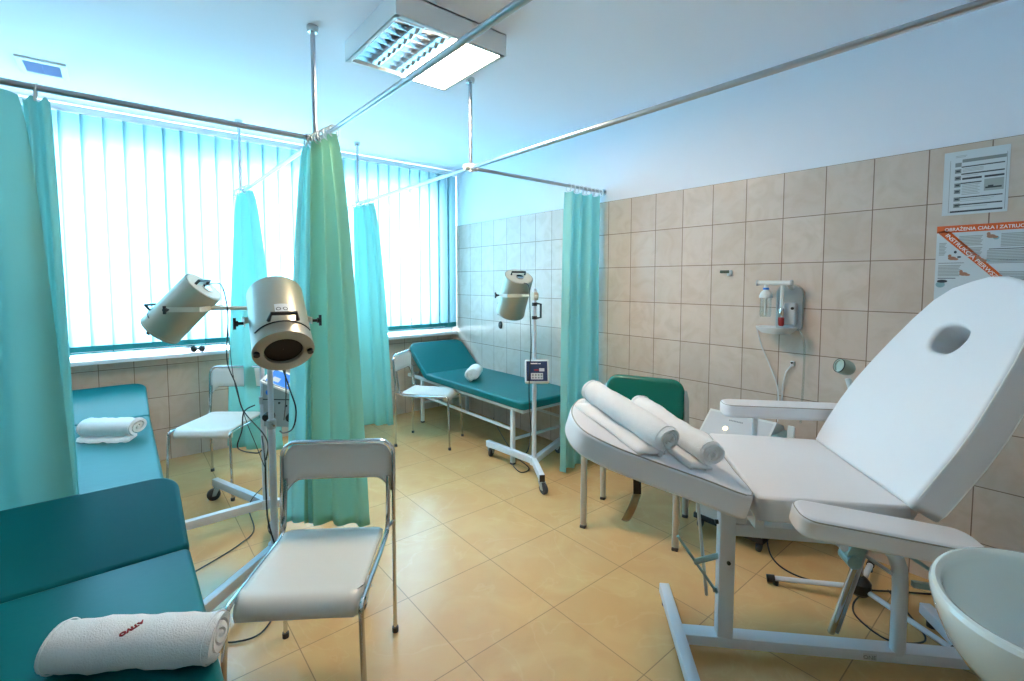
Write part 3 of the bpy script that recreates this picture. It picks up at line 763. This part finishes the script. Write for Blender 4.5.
# cables of stand 2
t = S2[0]; loc2 = Vector(t.location)
cable(t, [loc2+Vector((.0, -.02, 1.16)), dep(284, 372, 2.15), dep(290, 390, 2.15), dep(296, 410, 2.16), dep(293, 428, 2.18), dep(284, 433, 2.3), dep(280, 431, 2.38)])
cable(t, [dep(285, 368, 2.15), dep(286, 395, 2.2), dep(284, 420, 2.36)], .0025)
cable(t, [dep(262, 436, 2.35), dep(265, 460, 2.22), dep(266, 490, 2.18), dep(268, 520, 2.12), dep(275, 545, 2.08)])
cable(t, [onz(262, 560, .10)-Vector((0, 0, .09)), onz(276, 605, .008), onz(262, 632, .008), onz(235, 642, .008), onz(212, 640, .01)])

# ------------------------------------------------------------------ reclining treatment chair
O = Vector((1.714, .813, 0)); A = Vector((.651, -.759, 0)).normalized(); N = Vector((.759, .651, 0)).normalized(); Z = Vector((0, 0, 1))
tr = empty('treatment_chair', O, label='large white reclining treatment chair with raised backrest and steel base', cat='treatment chair')
def P(a, c, z): return A*a+N*c+Z*z          # relative to O
def piping(loop, M, name='piping', r=.0035, par=None, m='piping'):
    MB().tube([M @ Vector((x, y, 0)) for x, y in loop], r, 6, closed=True).build(name, m, par)
# seat
lp = rrect(-.305, .008, .295, .430, (.01, .01, .012, .012))
lp = [(-.300, .008), (.318, .008), (.322, .10), (.318, .22), (.305, .43), (-.297, .43), (-.302, .3), (-.302, .12)]
Mseat = frame(P(0, 0, .655), N, A, Z)
Mseat = Matrix(((N.x, A.x, 0, 0), (N.y, A.y, 0, 0), (0, 0, 1, .655), (0, 0, 0, 1)))
st = slab('seat_cushion', [lp], .082, .010, 'white_vinyl', tr, Mseat)
# leg rest
ang = math.atan(.30)
Lx = -(A*math.cos(ang)) + Z*math.sin(ang)        # direction towards foot end
Ln = A*math.sin(ang)+Z*math.cos(ang)
lp = smooth_loop([(-.302, .004), (-.304, .16), (-.300, .34), (-.285, .46), (-.23, .555), (-.10, .60), (.05, .60), (.20, .565), (.285, .47), (.312, .34), (.322, .16), (.322, .004), (.1, .002), (-.1, .002)], 5)
def mk(o, x, y, z): return Matrix(((x.x, y.x, z.x, o.x), (x.y, y.y, z.y, o.y), (x.z, y.z, z.z, o.z), (0, 0, 0, 1)))
Mleg = mk(P(.002, 0, .737)-Ln*.085, N, Lx, Ln)
lr = slab('leg_cushion', [lp], .085, .014, 'white_vinyl', tr, Mleg)
ins = [(x*.955, .012+(y-.3)*.955+.285) for x, y in lp]
ins = [(x*.972, .30+(y-.30)*.968) for x, y in lp]
piping([(x*.985, .30+(y-.30)*.982) for x, y in lp], Mleg @ Matrix.Translation((0, 0, .0812)), r=.0026, par=lr, m='seam')
# backrest
kb = math.atan(1.80)
Bx = A*math.cos(kb)+Z*math.sin(kb); Bn = -A*math.sin(kb)+Z*math.cos(kb)
hwn = [(.77, .13), (.738, .20), (.68, .245), (.60, .277), (.50, .297), (.40, .308), (.30, .318), (.20, .318), (.10, .310), (.03, .303), (0, .292)]
hw = [(0, .312), (.03, .320), (.10, .328), (.20, .330), (.30, .320), (.40, .295), (.50, .263), (.60, .225), (.68, .185), (.735, .13), (.765, .06)]
lp = [(w_-.005, s_) for s_, w_ in hw]+[(0, .782), (-.07, .784)]+[(-w_, s_) for s_, w_ in hwn]
lp = [lp[0]]+[p for p in lp[1:-1]]+[lp[-1]]
hole = smooth_loop([(-.075, .575), (-.085, .535), (-.06, .495), (-.02, .487), (.03, .492), (.055, .525), (.045, .575), (-.01, .592)], 5)
TB = .10
Mb = mk(P(.422, 0, .735)-Bn*TB, N, Bx, Bn)
bk = slab('backrest_cushion', [lp, hole], TB, .016, 'white_vinyl', tr, Mb)
piping([(x*.985, .385+(s_-.385)*.985) for x, s_ in lp], Mb @ Matrix.Translation((0, 0, TB-.008)), r=.003, par=bk)
piping([(x*.99, .385+(s_-.385)*.99) for x, s_ in lp], Mb @ Matrix.Translation((0, 0, .008)), r=.003, par=bk)
MB().box((0, 0, 0), (.42, .55, .014), bev=.003).build('backrest_board', 'seam', bk).matrix_local = Mb @ Matrix.Translation((0, .34, -.008))
# armrests
def armrest(o, dx, dn, L, W, th, m='white_vinyl'):
    dx = dx.normalized(); side = dn.cross(dx).normalized(); dn = dx.cross(side)
    lp = rrect(0, -W/2, L, W/2, (W*.42, W*.42, W*.35, W*.35))
    M = mk(o, dx, side, dn)
    ob = slab('armrest', [lp], th, .014, m, tr, M)
    piping([(L/2+(x-L/2)*.985, y*.96) for x, y in lp], M @ Matrix.Translation((0, 0, th-.006)), r=.002, par=ob, m='seam')
    return ob
a0 = P(.074, -.378, .690); a1 = P(.545, -.37, .628)
armrest(a0, a1-a0, Z+N*-.12, (a1-a0).length, .115, .062)
a0 = P(.075, .40, .800); a1 = P(.60, .405, .800)
armrest(a0, a1-a0, Z, (a1-a0).length, .115, .060)
for (c, z0, z1) in ((-.37, .655, .70), (.40, .66, .80)):
    MB().tube([P(.22, math.copysign(.25, c), .635), P(.22, c, .635), P(.22, c, z1)], .012, 10).build('armrest_bracket', 'white_steel', tr)
# steel frame
def bb(name, a, b, w, h, m='white_steel', par=tr, up=Z, bev=.004): return MB().bar(a, b, w, h, up=up, bev=bev).build(name, m, par)
bb('base_rail', P(-.15, -.008, .050), P(.87, .040, .050), .060, .04)
for q0_, q1_ in ((P(-.150, -.30, .048), P(-.176, .268, .048)), (P(.855, -.26, .048), P(.868, .315, .048))):
    o_ = bb('base_foot', q0_, q1_, .042, .044)
    for t_ in (.07, .92):
        q = q0_.lerp(q1_, t_); MB().cyl((q.x, q.y, 0), (q.x, q.y, .027), .017, 14).build('foot_pad', 'rubber', o_)
bb('post', P(.0, -.005, .06), P(.0, -.005, .60), .050, .056, up=A)
for z in (.50, .235):
    MB().cyl(P(-.040, -.005, z), P(.0, -.005, z), .008, 10).build('bolt', 'black', tr)
MB().cyl(P(.005, -.036, .36), P(.005, -.026, .36), .007, 10).build('bolt', 'black', tr)
bp_ = [P(.600, .020, .06), P(.600, .020, .31), P(.595, .020, .37), P(.578, .020, .42), P(.545, .020, .455), P(.50, .020, .470)]
MB().tube(bp_, .024, 14, ry=.030).build('post', 'white_steel', tr)
bb('under_frame', P(-.02, .005, .480), P(.56, .02, .472), .05, .045)
bb('seat_frame', P(-.02, -.16, .630), P(.42, -.16, .630), .03, .04)
bb('seat_frame', P(-.02, .20, .630), P(.42, .20, .630), .03, .04)
bb('cross_member', P(.05, -.20, .600), P(.05, .24, .600), .03, .04)
bb('cross_member', P(.40, -.24, .600), P(.40, .26, .600), .03, .04)
bb('support_strut', P(.05, .01, .49), P(.05, .01, .60), .04, .04, up=A)
bb('support_strut', P(.40, .015, .49), P(.40, .015, .60), .04, .04, up=A)
f = MB()
for c in (-.16, .20): f.bar(P(0, c, .625), P(0, c, .625)+Lx*.40, .03, .03)
f.bar(P(0, -.18, .625)+Lx*.38, P(0, .22, .625)+Lx*.38, .03, .03); f.build('leg_rest_frame', 'white_steel', tr)
f = MB()
for c in (-.15, .15): f.bar(P(.50, c, .63), P(.50, c, .63)+Bx*.45, .03, .025, up=Bn)
f.build('backrest_frame', 'white_steel', tr)
# rods, lever, pistons
MB().tube([P(-.10, .03, .60), P(-.055, .03, .19)], .0065, 8).build('adjusting_rod', 'grey_steel', tr)
MB().tube([P(-.175, -.02, .44), P(-.030, -.02, .235)], .0055, 8).build('lever', 'zinc', tr)
MB().tube([P(-.115, -.02, .345), P(-.02, -.01, .375)], .011, 10).build('lever_pin', 'zinc', tr)
pp = MB(); pp.tube([P(.495, .06, .425), P(.430, .125, .03)], .0125, 14); pp.build('gas_spring', 'chrome', tr)
pp = MB(); pp.tube([P(.515, .07, .42), P(.452, .13, .03)], .009, 12); pp.build('gas_spring_rod', 'steel', tr)
pp = MB(); pp.box(P(.515, .005, .452), (.06, .05, .03), Matrix((A, N, Z)).transposed(), bev=.004); pp.build('clamp', 'lamp_cream', tr)
pp = MB(); pp.box(P(.455, .04, .425), (.055, .06, .075), Matrix((A, N, Z)).transposed() @ Matrix.Rotation(R(20), 3, 'Y'), bev=.006)
pp.cyl(P(.44, .0, .385), P(.44, .07, .385), .024, 16); pp.build('motor', 'zinc', tr)
MB().tube([P(.34, .02, .50), P(.60, .02, .33)], .007, 8).build('linkage', 'steel', tr)
MB().tube([P(.60, -.02, .44), P(.72, -.02, .36)], .006, 8).build('linkage', 'zinc', tr)
MB().bar(P(.70, -.01, .46), P(.72, -.01, .33), .014, .022).build('bracket', 'grey_steel', tr)
MB().bar(P(.62, -.01, .335), P(.76, -.01, .325), .016, .02).build('bracket', 'zinc', tr)
# hanging strap below the leg rest
MB().bar(P(-.322, .05, .70), P(-.318, .05, .560), .030, .005, up=N).build('strap_bracket', 'black', tr)
so = MB(); so.grid(lambda u, v: P(-.318-.045*v+(u-.5)*.032, .05-.02*math.sin(v*2.6), .560-.105*v-.006*math.sin(u*PI)*v), 3, 8); so.build('strap_tongue', 'brown_metal', tr, solid=.003)
text('maker_plate', 'ONE', .020, 'ink_mid', tr, frame(P(.475, -.0105, .040), A, Z, -N))
MB().box(P(.497, -.0085, .048), (.045, .0012, .024), Matrix((A, N, Z)).transposed()).build('type_plate', 'light_grey', tr)

# towels on the leg rest and couches
def rz_of(v): return math.atan2(v.y, v.x)
tw_dir = (A*.30-N*.52).normalized()
def leg_top(a, c): return O+P(a, c, .737-.30*a)
def set_tilt(t, xdir, n):
    xd = (xdir-n*xdir.dot(n)).normalized(); yd = n.cross(xd)
    loc = t.location.copy(); t.matrix_world = mk(loc, xd, yd, n)
t1 = towel('rolled white towel on the leg rest of the treatment chair, nearer of the two', leg_top(-.392, -.070), 0, .45, .052, flat=.92, turns=4.2, tail=.02, seed=3, flap=(.38, .115, .010))
set_tilt(t1, A*.42-N*.55, Ln)
t2 = towel('rolled white towel on the leg rest, behind the nearer roll, by the green chair', leg_top(-.222, -.035), 0, .44, .048, flat=.90, turns=4.2, tail=.02, seed=5, flap=(.40, .09, .010))
set_tilt(t2, A*.34-N*.60, Ln)
b1 = towel('rolled white towel with red lettering on the near teal couch', (.008, 1.365, .515), R(-35), .36, .070, flat=.78, turns=2.6, tail=.04, seed=11)
bpy.context.view_layer.update()
from mathutils.bvhtree import BVHTree
_r = [o for o in b1.children if o.name.startswith('roll')][0]
_bv = BVHTree.FromPolygons([v.co for v in _r.data.vertices], [p.vertices for p in _r.data.polygons])
_h, _n, _, _ = _bv.ray_cast(Vector((-.005, -.022, .5)), Vector((0, 0, -1)))
_x = Vector((-.55, -.80, 0)); _x = (_x-_n*_x.dot(_n)).normalized()
text('embroidered_word', 'ATIVO', .012, 'embroidery', b1, frame(_h+_n*.001-_x*.024, _x, _n.cross(_x), _n), width=.048, ext=.0012, bold=.0006)
b2 = towel('rolled white towel on the couch below the left window', (-.055, 3.455, .515), R(-38), .285, .078, flat=.70, turns=2.4, tail=.05, seed=12)
b3 = towel('rolled white towel on the far corner couch', (2.44, 3.47, .515), R(50), .25, .072, flat=.85, turns=3.0, tail=.01, seed=13)
b3.rotation_euler = (0, 0, R(226))

# ------------------------------------------------------------------ wash basin
wb = empty('wash_basin', (1.314, .022, 0), label='white oval wash basin at the lower right front', cat='basin')
s = MB()
prof = [(.012, .665), (.06, .668), (.115, .685), (.155, .715), (.178, .755), (.187, .782), (.190, .792), (.195, .798), (.203, .801), (.211, .799), (.216, .792), (.215, .780), (.205, .750), (.183, .705), (.150, .665), (.105, .640), (.05, .630), (.02, .63)]
s.lathe(prof, Matrix.Identity(4), 72, True, True, sx=1.0, sy=.736)
s.build('bowl', 'porcelain', wb)
MB().prism([(-.15, -.52, .67), (.15, -.52, .67), (.17, -.125, .70), (-.17, -.125, .70)], (0, 0, .09)).build('back_ledge', 'porcelain', wb)
MB().lathe([(.001, .6695), (.020, .6695), (.022, .672), (.016, .674)], Matrix.Identity(4), 20).build('drain', 'chrome', wb)
MB().lathe([(.10, 0), (.095, .04), (.075, .25), (.08, .50), (.10, .645)], Matrix.Translation((0, -.08, 0)), 28, True, True).build('pedestal', 'porcelain', wb)
fa = MB(); fa.cyl((0, -.26, .75), (0, -.26, .86), .020, 18); fa.tube([(0, -.26, .84), (0, -.18, .865), (0, -.11, .855), (0, -.105, .835)], .010, 10); fa.build('tap', 'chrome', wb)

# ------------------------------------------------------------------ wall inhaler unit, brackets, tubes
X0 = XW
iu = empty('oxygen_unit', (X0, 1.085, 1.25), label='white wall-mounted oxygen humidifier with glass jar on the tiled wall', cat='medical device')
def W_(y, z, d=0.): return Vector((-d, y-1.085, z-1.25))
slab('back_plate', [rrect(-.068, -.125, .068, .130, (.05, .05, .02, .02))], .022, .006, 'grey_plastic', iu, Matrix(((0, 0, -1, 0), (-1, 0, 0, -.052), (0, 1, 0, 0), (0, 0, 0, 1))))
MB().tube([W_(1.172, 1.388, .09), W_(1.000, 1.388, .09)], .013, 12).build('top_tube', 'plastic', iu)
MB().tube([W_(1.02, 1.388, .09), W_(1.02, 1.36, .02)], .012, 10).build('tube_bracket', 'plastic', iu)
for y in (1.174, .998): MB().tube([W_(y+.004, 1.388, .09), W_(y-.004, 1.388, .09)], .0165, 12).build('end_cap', 'grey_plastic', iu)
J = Matrix.Translation((-.09, 1.128-1.085, 0))
MB().lathe([(.010, .130), (.012, .10), (.026, .085), (.034, .065), (.034, .055)], J, 20, True, True).build('jar_cap', 'plastic', iu)
MB().lathe([(.029, .055), (.029, -.040), (.026, -.050)], J, 20, True, True).build('glass_jar', 'clear_plastic', iu)
MB().tube([W_(1.128, 1.31, .09), W_(1.128, 1.21, .09)], .006, 8).build('dip_tube', 'plastic', iu)
MB().lathe([(.013, .112), (.016, .110), (.016, .100)], J, 16, True, True).build('jar_nut', 'blue_panel', iu)
J = Matrix.Translation((-.085, 1.046-1.085, 0))
MB().tube([W_(1.046, 1.385, .085), W_(1.046, 1.30, .085), W_(1.046, 1.235, .085)], .010, 10).build('drop_tube', 'plastic', iu)
MB().box((-.035, -.055, -.03), (.05, .085, .12), bev=.012).build('flow_block', 'light_grey', iu)
MB().cyl((-.060, -.085, 0), (-.066, -.085, 0), .008, 12).build('gauge_dot', 'black', iu)
MB().lathe([(.010, .0), (.014, -.01), (.014, -.045), (.012, -.05)], J, 16, True, True).build('valve', 'chrome', iu)
MB().lathe([(.014, -.05), (.015, -.055), (.015, -.09), (.010, -.098)], J, 16, True, True).build('red_knob', 'red', iu)
MB().lathe([(.02, -.145), (.075, -.14), (.100, -.118), (.105, -.105), (.098, -.105), (.07, -.125), (.02, -.13)], Matrix.Translation((-.078, -.01, 0)), 28, True, True, sx=.7, sy=1.0).build('drip_tray', 'plastic', iu)
for (pts, r_) in (([W_(.985, 1.16, .06), W_(.95, 1.10, .05), W_(.945, 1.0, .03), W_(.95, .80, .02), W_(.955, .62, .02)], .0055), ([W_(1.19, 1.13, .05), W_(1.17, 1.02, .02), W_(1.12, .90, .015), W_(1.08, .78, .012), W_(1.075, .6, .012)], .0035)):
    out = []
    for i in range(len(pts)-1):
        a = pts[max(i-1, 0)]; b = pts[i]; c = pts[i+1]; d = pts[min(i+2, len(pts)-1)]
        out += [.5*((2*b)+(c-a)*t_+(2*a-5*b+4*c-d)*t_*t_+(3*b-a-3*c+d)*t_**3) for t_ in [k/6 for k in range(6)]]
    out.append(pts[-1]); MB().tube(out, r_, 8).build('hose', 'clear_plastic' if r_ > .004 else 'plastic', iu)
hk = empty('wall_outlet', (X0, 1.01, .94), label='small white hook with thin tube on tiles under the oxygen unit', cat='hook')
MB().box((-.006, 0, 0), (.012, .020, .028), bev=.003).build('hook_plate', 'plastic', hk)
MB().tube([(-.008, 0, -.01), (-.022, .004, -.014), (-.012, .03, -.05), (-.01, .045, -.12), (-.01, .05, -.30)], .004, 8).build('tube', 'plastic', hk)
MB().cyl((-.012, 0, .006), (-.020, 0, .006), .006, 10).build('screw', 'black', hk)
br = empty('wall_bracket', (X0, 1.40, 1.455), label='small white and dark green bracket alone on the tiled wall', cat='bracket')
MB().box((-.014, .0, .0), (.028, .055, .018), bev=.003).build('rail', 'olive', br)
MB().box((-.010, -.026, -.008), (.020, .026, .034), bev=.003).build('mount', 'plastic', br)
bh = empty('hanging_goggles', (X0, 3.628, .967), label='small black oval object hung on the tiles left of the corner lamp', cat='goggles')
MB().lathe([(.001, .024), (.018, .020), (.022, .008), (.022, 0)], Matrix(((0, 0, -1, 0), (1, 0, 0, 0), (0, 1.7, 0, 0), (0, 0, 0, 1))), 20).build('eye_cup', 'black', bh)
gl = empty('goggles', Vector((.455, 4.385, .846)), R(-5), label='small dark protective goggles lying on the sill of the left window', cat='goggles')
for s_ in (-1, 1): MB().lathe([(.001, .030), (.016, .028), (.022, .018), (.024, 0)], frame((s_*.027, 0, .024), (1, 0, 0), (0, 0, 1), (0, -1, 0)), 18, False, True).build('eye_cup', 'black', gl)
MB().tube([(-.03, 0, .026), (.03, 0, .026)], .006, 8).build('bridge', 'black', gl)

# ------------------------------------------------------------------ notices on the wall
def sheet(name, label, y0, zt, w, hgt, rot=0.):
    e = empty(name, (X0, y0, zt), label=label, cat='notice')
    e.rotation_euler = (R(rot), 0, 0)
    MB().box((-.0012, -w/2, -hgt/2), (.002, w, hgt)).build('sheet', 'paper', e)
    return e
def marks(e, name, m, rects, d=.003):
    s = MB()
    for (u0, v0, u1, v1) in rects: s.poly([(-d, -u0, -v0), (-d, -u1, -v0), (-d, -u1, -v1), (-d, -u0, -v1)])
    return s.build(name, m, e)
n1_ = sheet('instruction_sheet', 'white laminated instruction sheet with grey lines, above the orange banner poster', .420, 1.968, .205, .277, 0)
W0, H0 = .205, .277
def nr(L): return [(a*W0, b*H0, c*W0, d*H0) for a, b, c, d in L]
marks(n1_, 'heading_bar', 'ink_mid', nr([(.29, .135, .95, .185)]))
marks(n1_, 'text_bars', 'ink', nr([(.28, .245, .93, .262), (.28, .355, .93, .375), (.30, .425, .60, .455), (.64, .425, .93, .455), (.28, .50, .60, .518), (.27, .725, .92, .742), (.26, .835, .92, .855), (.13, .935, .93, .962)]))
marks(n1_, 'icons', 'ink_mid', nr([(.18, v_, .28, v_+.065) for v_ in (.18, .28, .39, .50, .60, .72, .82)]))
marks(n1_, 'icon_marks', 'ink', nr([(.20, v_+.02, .26, v_+.045) for v_ in (.28, .39, .50, .60, .72, .82)]+[(.66, .60, .90, .625), (.70, .58, .78, .60)]), .0034)
marks(n1_, 'picture', 'ink_light', nr([(.64, .48, .93, .66)]), .0030)
marks(n1_, 'fine_text', 'ink_light', nr([(.30, .53+.025*i, .58-.03*(i % 2), .54+.025*i) for i in range(7)]+[(.30, .28+.02*i, .62, .288+.02*i) for i in range(3)]+[(.30, .39, .55, .397), (.28, .76, .8, .768), (.28, .785, .75, .792), (.28, .875, .7, .883), (.18, .07, .36, .078), (.18, .09, .34, .098)]), .0030)
marks(n1_, 'border', 'ink_mid', nr([(.10, .13, .107, .96), (.955, .10, .962, .96), (.10, .955, .13, .96)]), .0029)
pz = 1.645
n2_ = sheet('first_aid_poster', 'first aid poster with orange banner and diagonal orange stripe on tiled wall', .433, pz, .60, .42, 0)
s = MB(); s.prism([(-.0024, 0, 0), (-.0024, -.60, 0), (-.0024, -.60, -.031), (-.0024, 0, -.031)], (-.0006, 0, 0)); bn = s.build('banner', 'orange', n2_)
dg0 = Vector((-.0024, 0, -.030)); 
s = MB(); s.prism([(-.0024, 0, -.025), (-.0024, -.038, -.018), (-.0024, -.225, -.235), (-.0024, -.245, -.290), (-.0024, -.215, -.262)], (-.0006, 0, 0)); ds = s.build('diagonal_stripe', 'orange', n2_)
MW = Matrix(((0, 0, -1, -.0033), (-1, 0, 0, 0), (0, 1, 0, 0), (0, 0, 0, 1)))
text('banner_text', 'OBRAŻENIA CIAŁA I ZATRUCIA', .020, 'text_white', n2_, MW @ Matrix.Translation((.026, -.024, 0)), width=.262, bold=.0003)
da = math.atan2(-(.235-.018), (.225-.038))
text('stripe_text', 'INSTRUKCJA PIERWSZEJ', .021, 'text_white', n2_, MW @ Matrix.Translation((.028, -.043, 0)) @ Matrix.Rotation(da, 4, 'Z'), width=.27, bold=.0003)
for (u0, v0, u1, n_) in ((.205, .045, .36, 9), (.165, .115, .29, 9), (.205, .205, .33, 10), (.010, .175, .085, 8), (.10, .10, .15, 6), (.075, .048, .150, 7), (.010, .075, .035, 9)):
    fs = MB(); d_ = .003
    for i in range(n_):
        ue = u1-.006*((i*7) % 3)/2; va = v0+.0065*i
        q_ = [(-d_, -u0, -va), (-d_, -ue, -va), (-d_, -ue, -va-.0040), (-d_, -u0, -va-.0040)]
        fs.poly(q_)
    fs.build('text_block', 'ink_light', n2_)
for q_ in [(.17, .108, .33, .111), (.20, .155, .33, .158), (.010, .165, .095, .167), (.010, .232, .07, .235)]: marks(n2_, 'caption', 'ink', [q_])
fg = MB()
def blob(u, v, ru, rv, d=.0032):
    fg.poly([(-d, -(u+ru*math.cos(2*PI*i/14)), -(v+rv*math.sin(2*PI*i/14))) for i in range(14)])
for (u, v) in ((.175, .055), (.145, .155), (.055, .145), (.095, .215)):
    blob(u, v, .014, .008); blob(u-.008, v-.010, .006, .008); blob(u+.012, v+.004, .010, .005, .0034)
fg.build('figures', 'skin_print', n2_)
fg = MB(); blob(.020, .262, .016, .014); blob(.165, .158, .012, .006); blob(.19, .062, .010, .008); fg.build('figures_blue', 'zinc', n2_)
fg = MB(); blob(.026, .247, .018, .007, .0036); blob(.065, .118, .005, .006, .0036); blob(.078, .140, .007, .004, .0036); fg.build('figure_hair', 'ink', n2_)

# ------------------------------------------------------------------ therapy device on a cart behind the reclining chair
dc = empty('therapy_device', (2.60, 1.16, 0), 0, label='white wheeled therapy device with sloped console behind the reclining chair', cat='medical device')
b = MB(); b.prism([(-.12, -.17, .08), (.12, -.17, .08), (.12, -.17, .62), (.02, -.17, .66), (-.12, -.17, .54)], (0, .36, 0)); b.build('cabinet', 'plastic', dc)
b = MB(); b.box((0, .01, .070), (.26, .38, .03), bev=.004); b.build('plinth', 'black', dc)
pn = MB(); dd = Vector((.14, 0, .12)).normalized(); nn_ = Vector((-.12, 0, .14)).normalized()
q0 = Vector((-.12, 0, .54))+nn_*.001
for (y0_, y1_) in ((-.16, .18),): pn.poly([q0+dd*.01+Vector((0, y0_, 0)), q0+dd*.01+Vector((0, y1_, 0)), q0+dd*.17+Vector((0, y1_, 0)), q0+dd*.17+Vector((0, y0_, 0))])
pn.build('console_face', 'light_grey', dc)
text('console_text', 'MAGNETRONIC', .018, 'ink', dc, frame(q0+nn_*.001+dd*.135+Vector((0, .05, 0)), (0, -1, 0), dd, nn_), ext=.0004) if False else None
ctx = MB()
for i in range(9): ctx.poly([q0+nn_*.001+dd*(.128+.0*i)+Vector((0, .06-.0085*i, 0)), q0+nn_*.001+dd*.128+Vector((0, .0535-.0085*i, 0)), q0+nn_*.001+dd*(.137)+Vector((0, .0535-.0085*i, 0)), q0+nn_*.001+dd*.137+Vector((0, .06-.0085*i, 0))])
ctx.build('console_print', 'ink_mid', dc)
lm = bpy.data.materials.new('indicator'); lm.use_nodes = True; lb_ = lm.node_tree.nodes['Principled BSDF']; lb_.inputs['Emission Color'].default_value = (1, .75, .35, 1); lb_.inputs['Emission Strength'].default_value = 2.5; MATS['indicator'] = lm
MB().lathe([(.001, .008), (.010, .006), (.014, 0)], frame(q0+dd*.075+Vector((0, .06, 0)), (0, 1, 0), dd, nn_), 16).build('indicator_lamp', 'indicator', dc)
for sx_ in (-.10, .10):
    for y_ in (-.15, .17):
        c_ = MB().box((sx_, y_, .05), (.03, .024, .03), bev=.003).build('caster', 'black', dc)
        MB().lathe([(.008, -.010), (.024, -.009), (.026, 0), (.024, .009), (.008, .010)], frame((sx_, y_, .026), (1, 0, 0), (0, 0, 1), (0, 1, 0)), 18, True, True).build('wheel', 'rubber', c_)
cable(dc, [Vector((2.55, 1.0, .10)), Vector((2.46, .93, .02)), Vector((2.42, .80, .006)), Vector((2.50, .62, .006)), Vector((2.66, .45, .006)), Vector((2.80, .30, .006))], .004, name='power_cable')
MB().box((.02, -.20, .50), (.15, .05, .22), bev=.008).build('side_pocket', 'zinc', dc)
MB().bar((-.03, -.245, .42), (.01, -.245, .66), .03, .014).build('side_bracket', 'plastic', dc)

# ------------------------------------------------------------------ small lamp on a tripod base behind the backrest
sl_ = empty('tripod_lamp', (2.45, .565, 0), label='small greenish spotlight on a tripod stand peeking out beside the backrest', cat='lamp')
for an, ln in ((121, .335), (251, .335), (6, .30)):
    d = Vector((math.cos(R(an)), math.sin(R(an)), 0))
    lg = MB().tube([Vector((0, 0, .06)), d*ln+Vector((0, 0, .028))], .0125, 12, ry=.010).build('base_leg', 'white_steel', sl_)
    MB().tube([d*(ln-.005)+Vector((0, 0, .0275)), d*(ln+.028)+Vector((0, 0, .024))], .0165, 12).build('end_cap', 'black', lg)
    MB().cyl(d*(ln-.01), d*(ln-.01)+Vector((0, 0, .02)), .012, 12).build('foot', 'black', lg)
MB().lathe([(.03, .03), (.042, .045), (.042, .085), (.03, .10), (.018, .11)], Matrix.Identity(4), 22, True, True).build('hub', 'black', sl_)
MB().cyl((0, 0, .10), (0, 0, .70), .011, 12).build('pole', 'chrome', sl_)
hp = onx(844, 367, 2.50)-Vector((2.45, .565, 0)); jb = onx(853, 396, 2.50)-Vector((2.45, .565, 0))
MB().tube([Vector((0, 0, .69)), Vector((.01, .0, .76)), jb.lerp(Vector((.02, .02, .8)), .5), jb, jb.lerp(hp, .6)], .011, 12).build('gooseneck', 'plastic', sl_)
hdir = (-rgt*.95+Z*.30-fwd*.05).normalized(); sd = hdir.cross(Z).normalized()
hs = MB(); hs.lathe([(.004, -.046), (.020, -.040), (.031, -.026), (.036, -.004), (.034, .016), (.030, .026), (.025, .027), (.023, .020), (.001, .016)], mk(hp, sd, hdir.cross(sd), hdir), 28, True, False)
lh = hs.build('lamp_head', 'green_bulb', sl_)
MB().lathe([(.0235, .024), (.032, .027), (.0325, .023)], mk(hp, sd, hdir.cross(sd), hdir), 28).build('rim', 'black', lh)
MB().tube([jb+Vector((0, 0, -.03)), jb+Vector((-.02, .03, -.035))], .008, 8).build('clamp_knob', 'black', sl_)
cable(sl_, [Vector((2.43, .55, .05)), Vector((2.38, .57, .008)), Vector((2.30, .53, .006)), Vector((2.25, .42, .006)), Vector((2.35, .33, .006)), Vector((2.46, .38, .006)), Vector((2.62, .50, .006))], .0035, name='power_cable')

# ------------------------------------------------------------------ light
wd = bpy.data.worlds.new('sky'); scene.world = wd; wd.use_nodes = True
bg = wd.node_tree.nodes['Background']; bg.inputs[0].default_value = (.68, .86, 1.0, 1); bg.inputs[1].default_value = 50.0
pd = bpy.data.lights.new('window_portal', 'AREA'); pd.shape = 'RECTANGLE'; pd.size = WX1-WX0; pd.size_y = WZ1-WZ0
pd.cycles.is_portal = True
po = bpy.data.objects.new('window_portal', pd); COL.objects.link(po); po.location = ((WX0+WX1)/2, YW+.13, (WZ0+WZ1)/2); po.rotation_euler = (R(-90), 0, 0)
sc = scene
sc.view_settings.view_transform = 'Standard'; sc.view_settings.look = 'None'; sc.view_settings.gamma = 1; sc.view_settings.use_curve_mapping = False
sc.view_settings.exposure = 0.0
sc.cycles.max_bounces = 10; sc.cycles.diffuse_bounces = 7; sc.cycles.transparent_max_bounces = 12
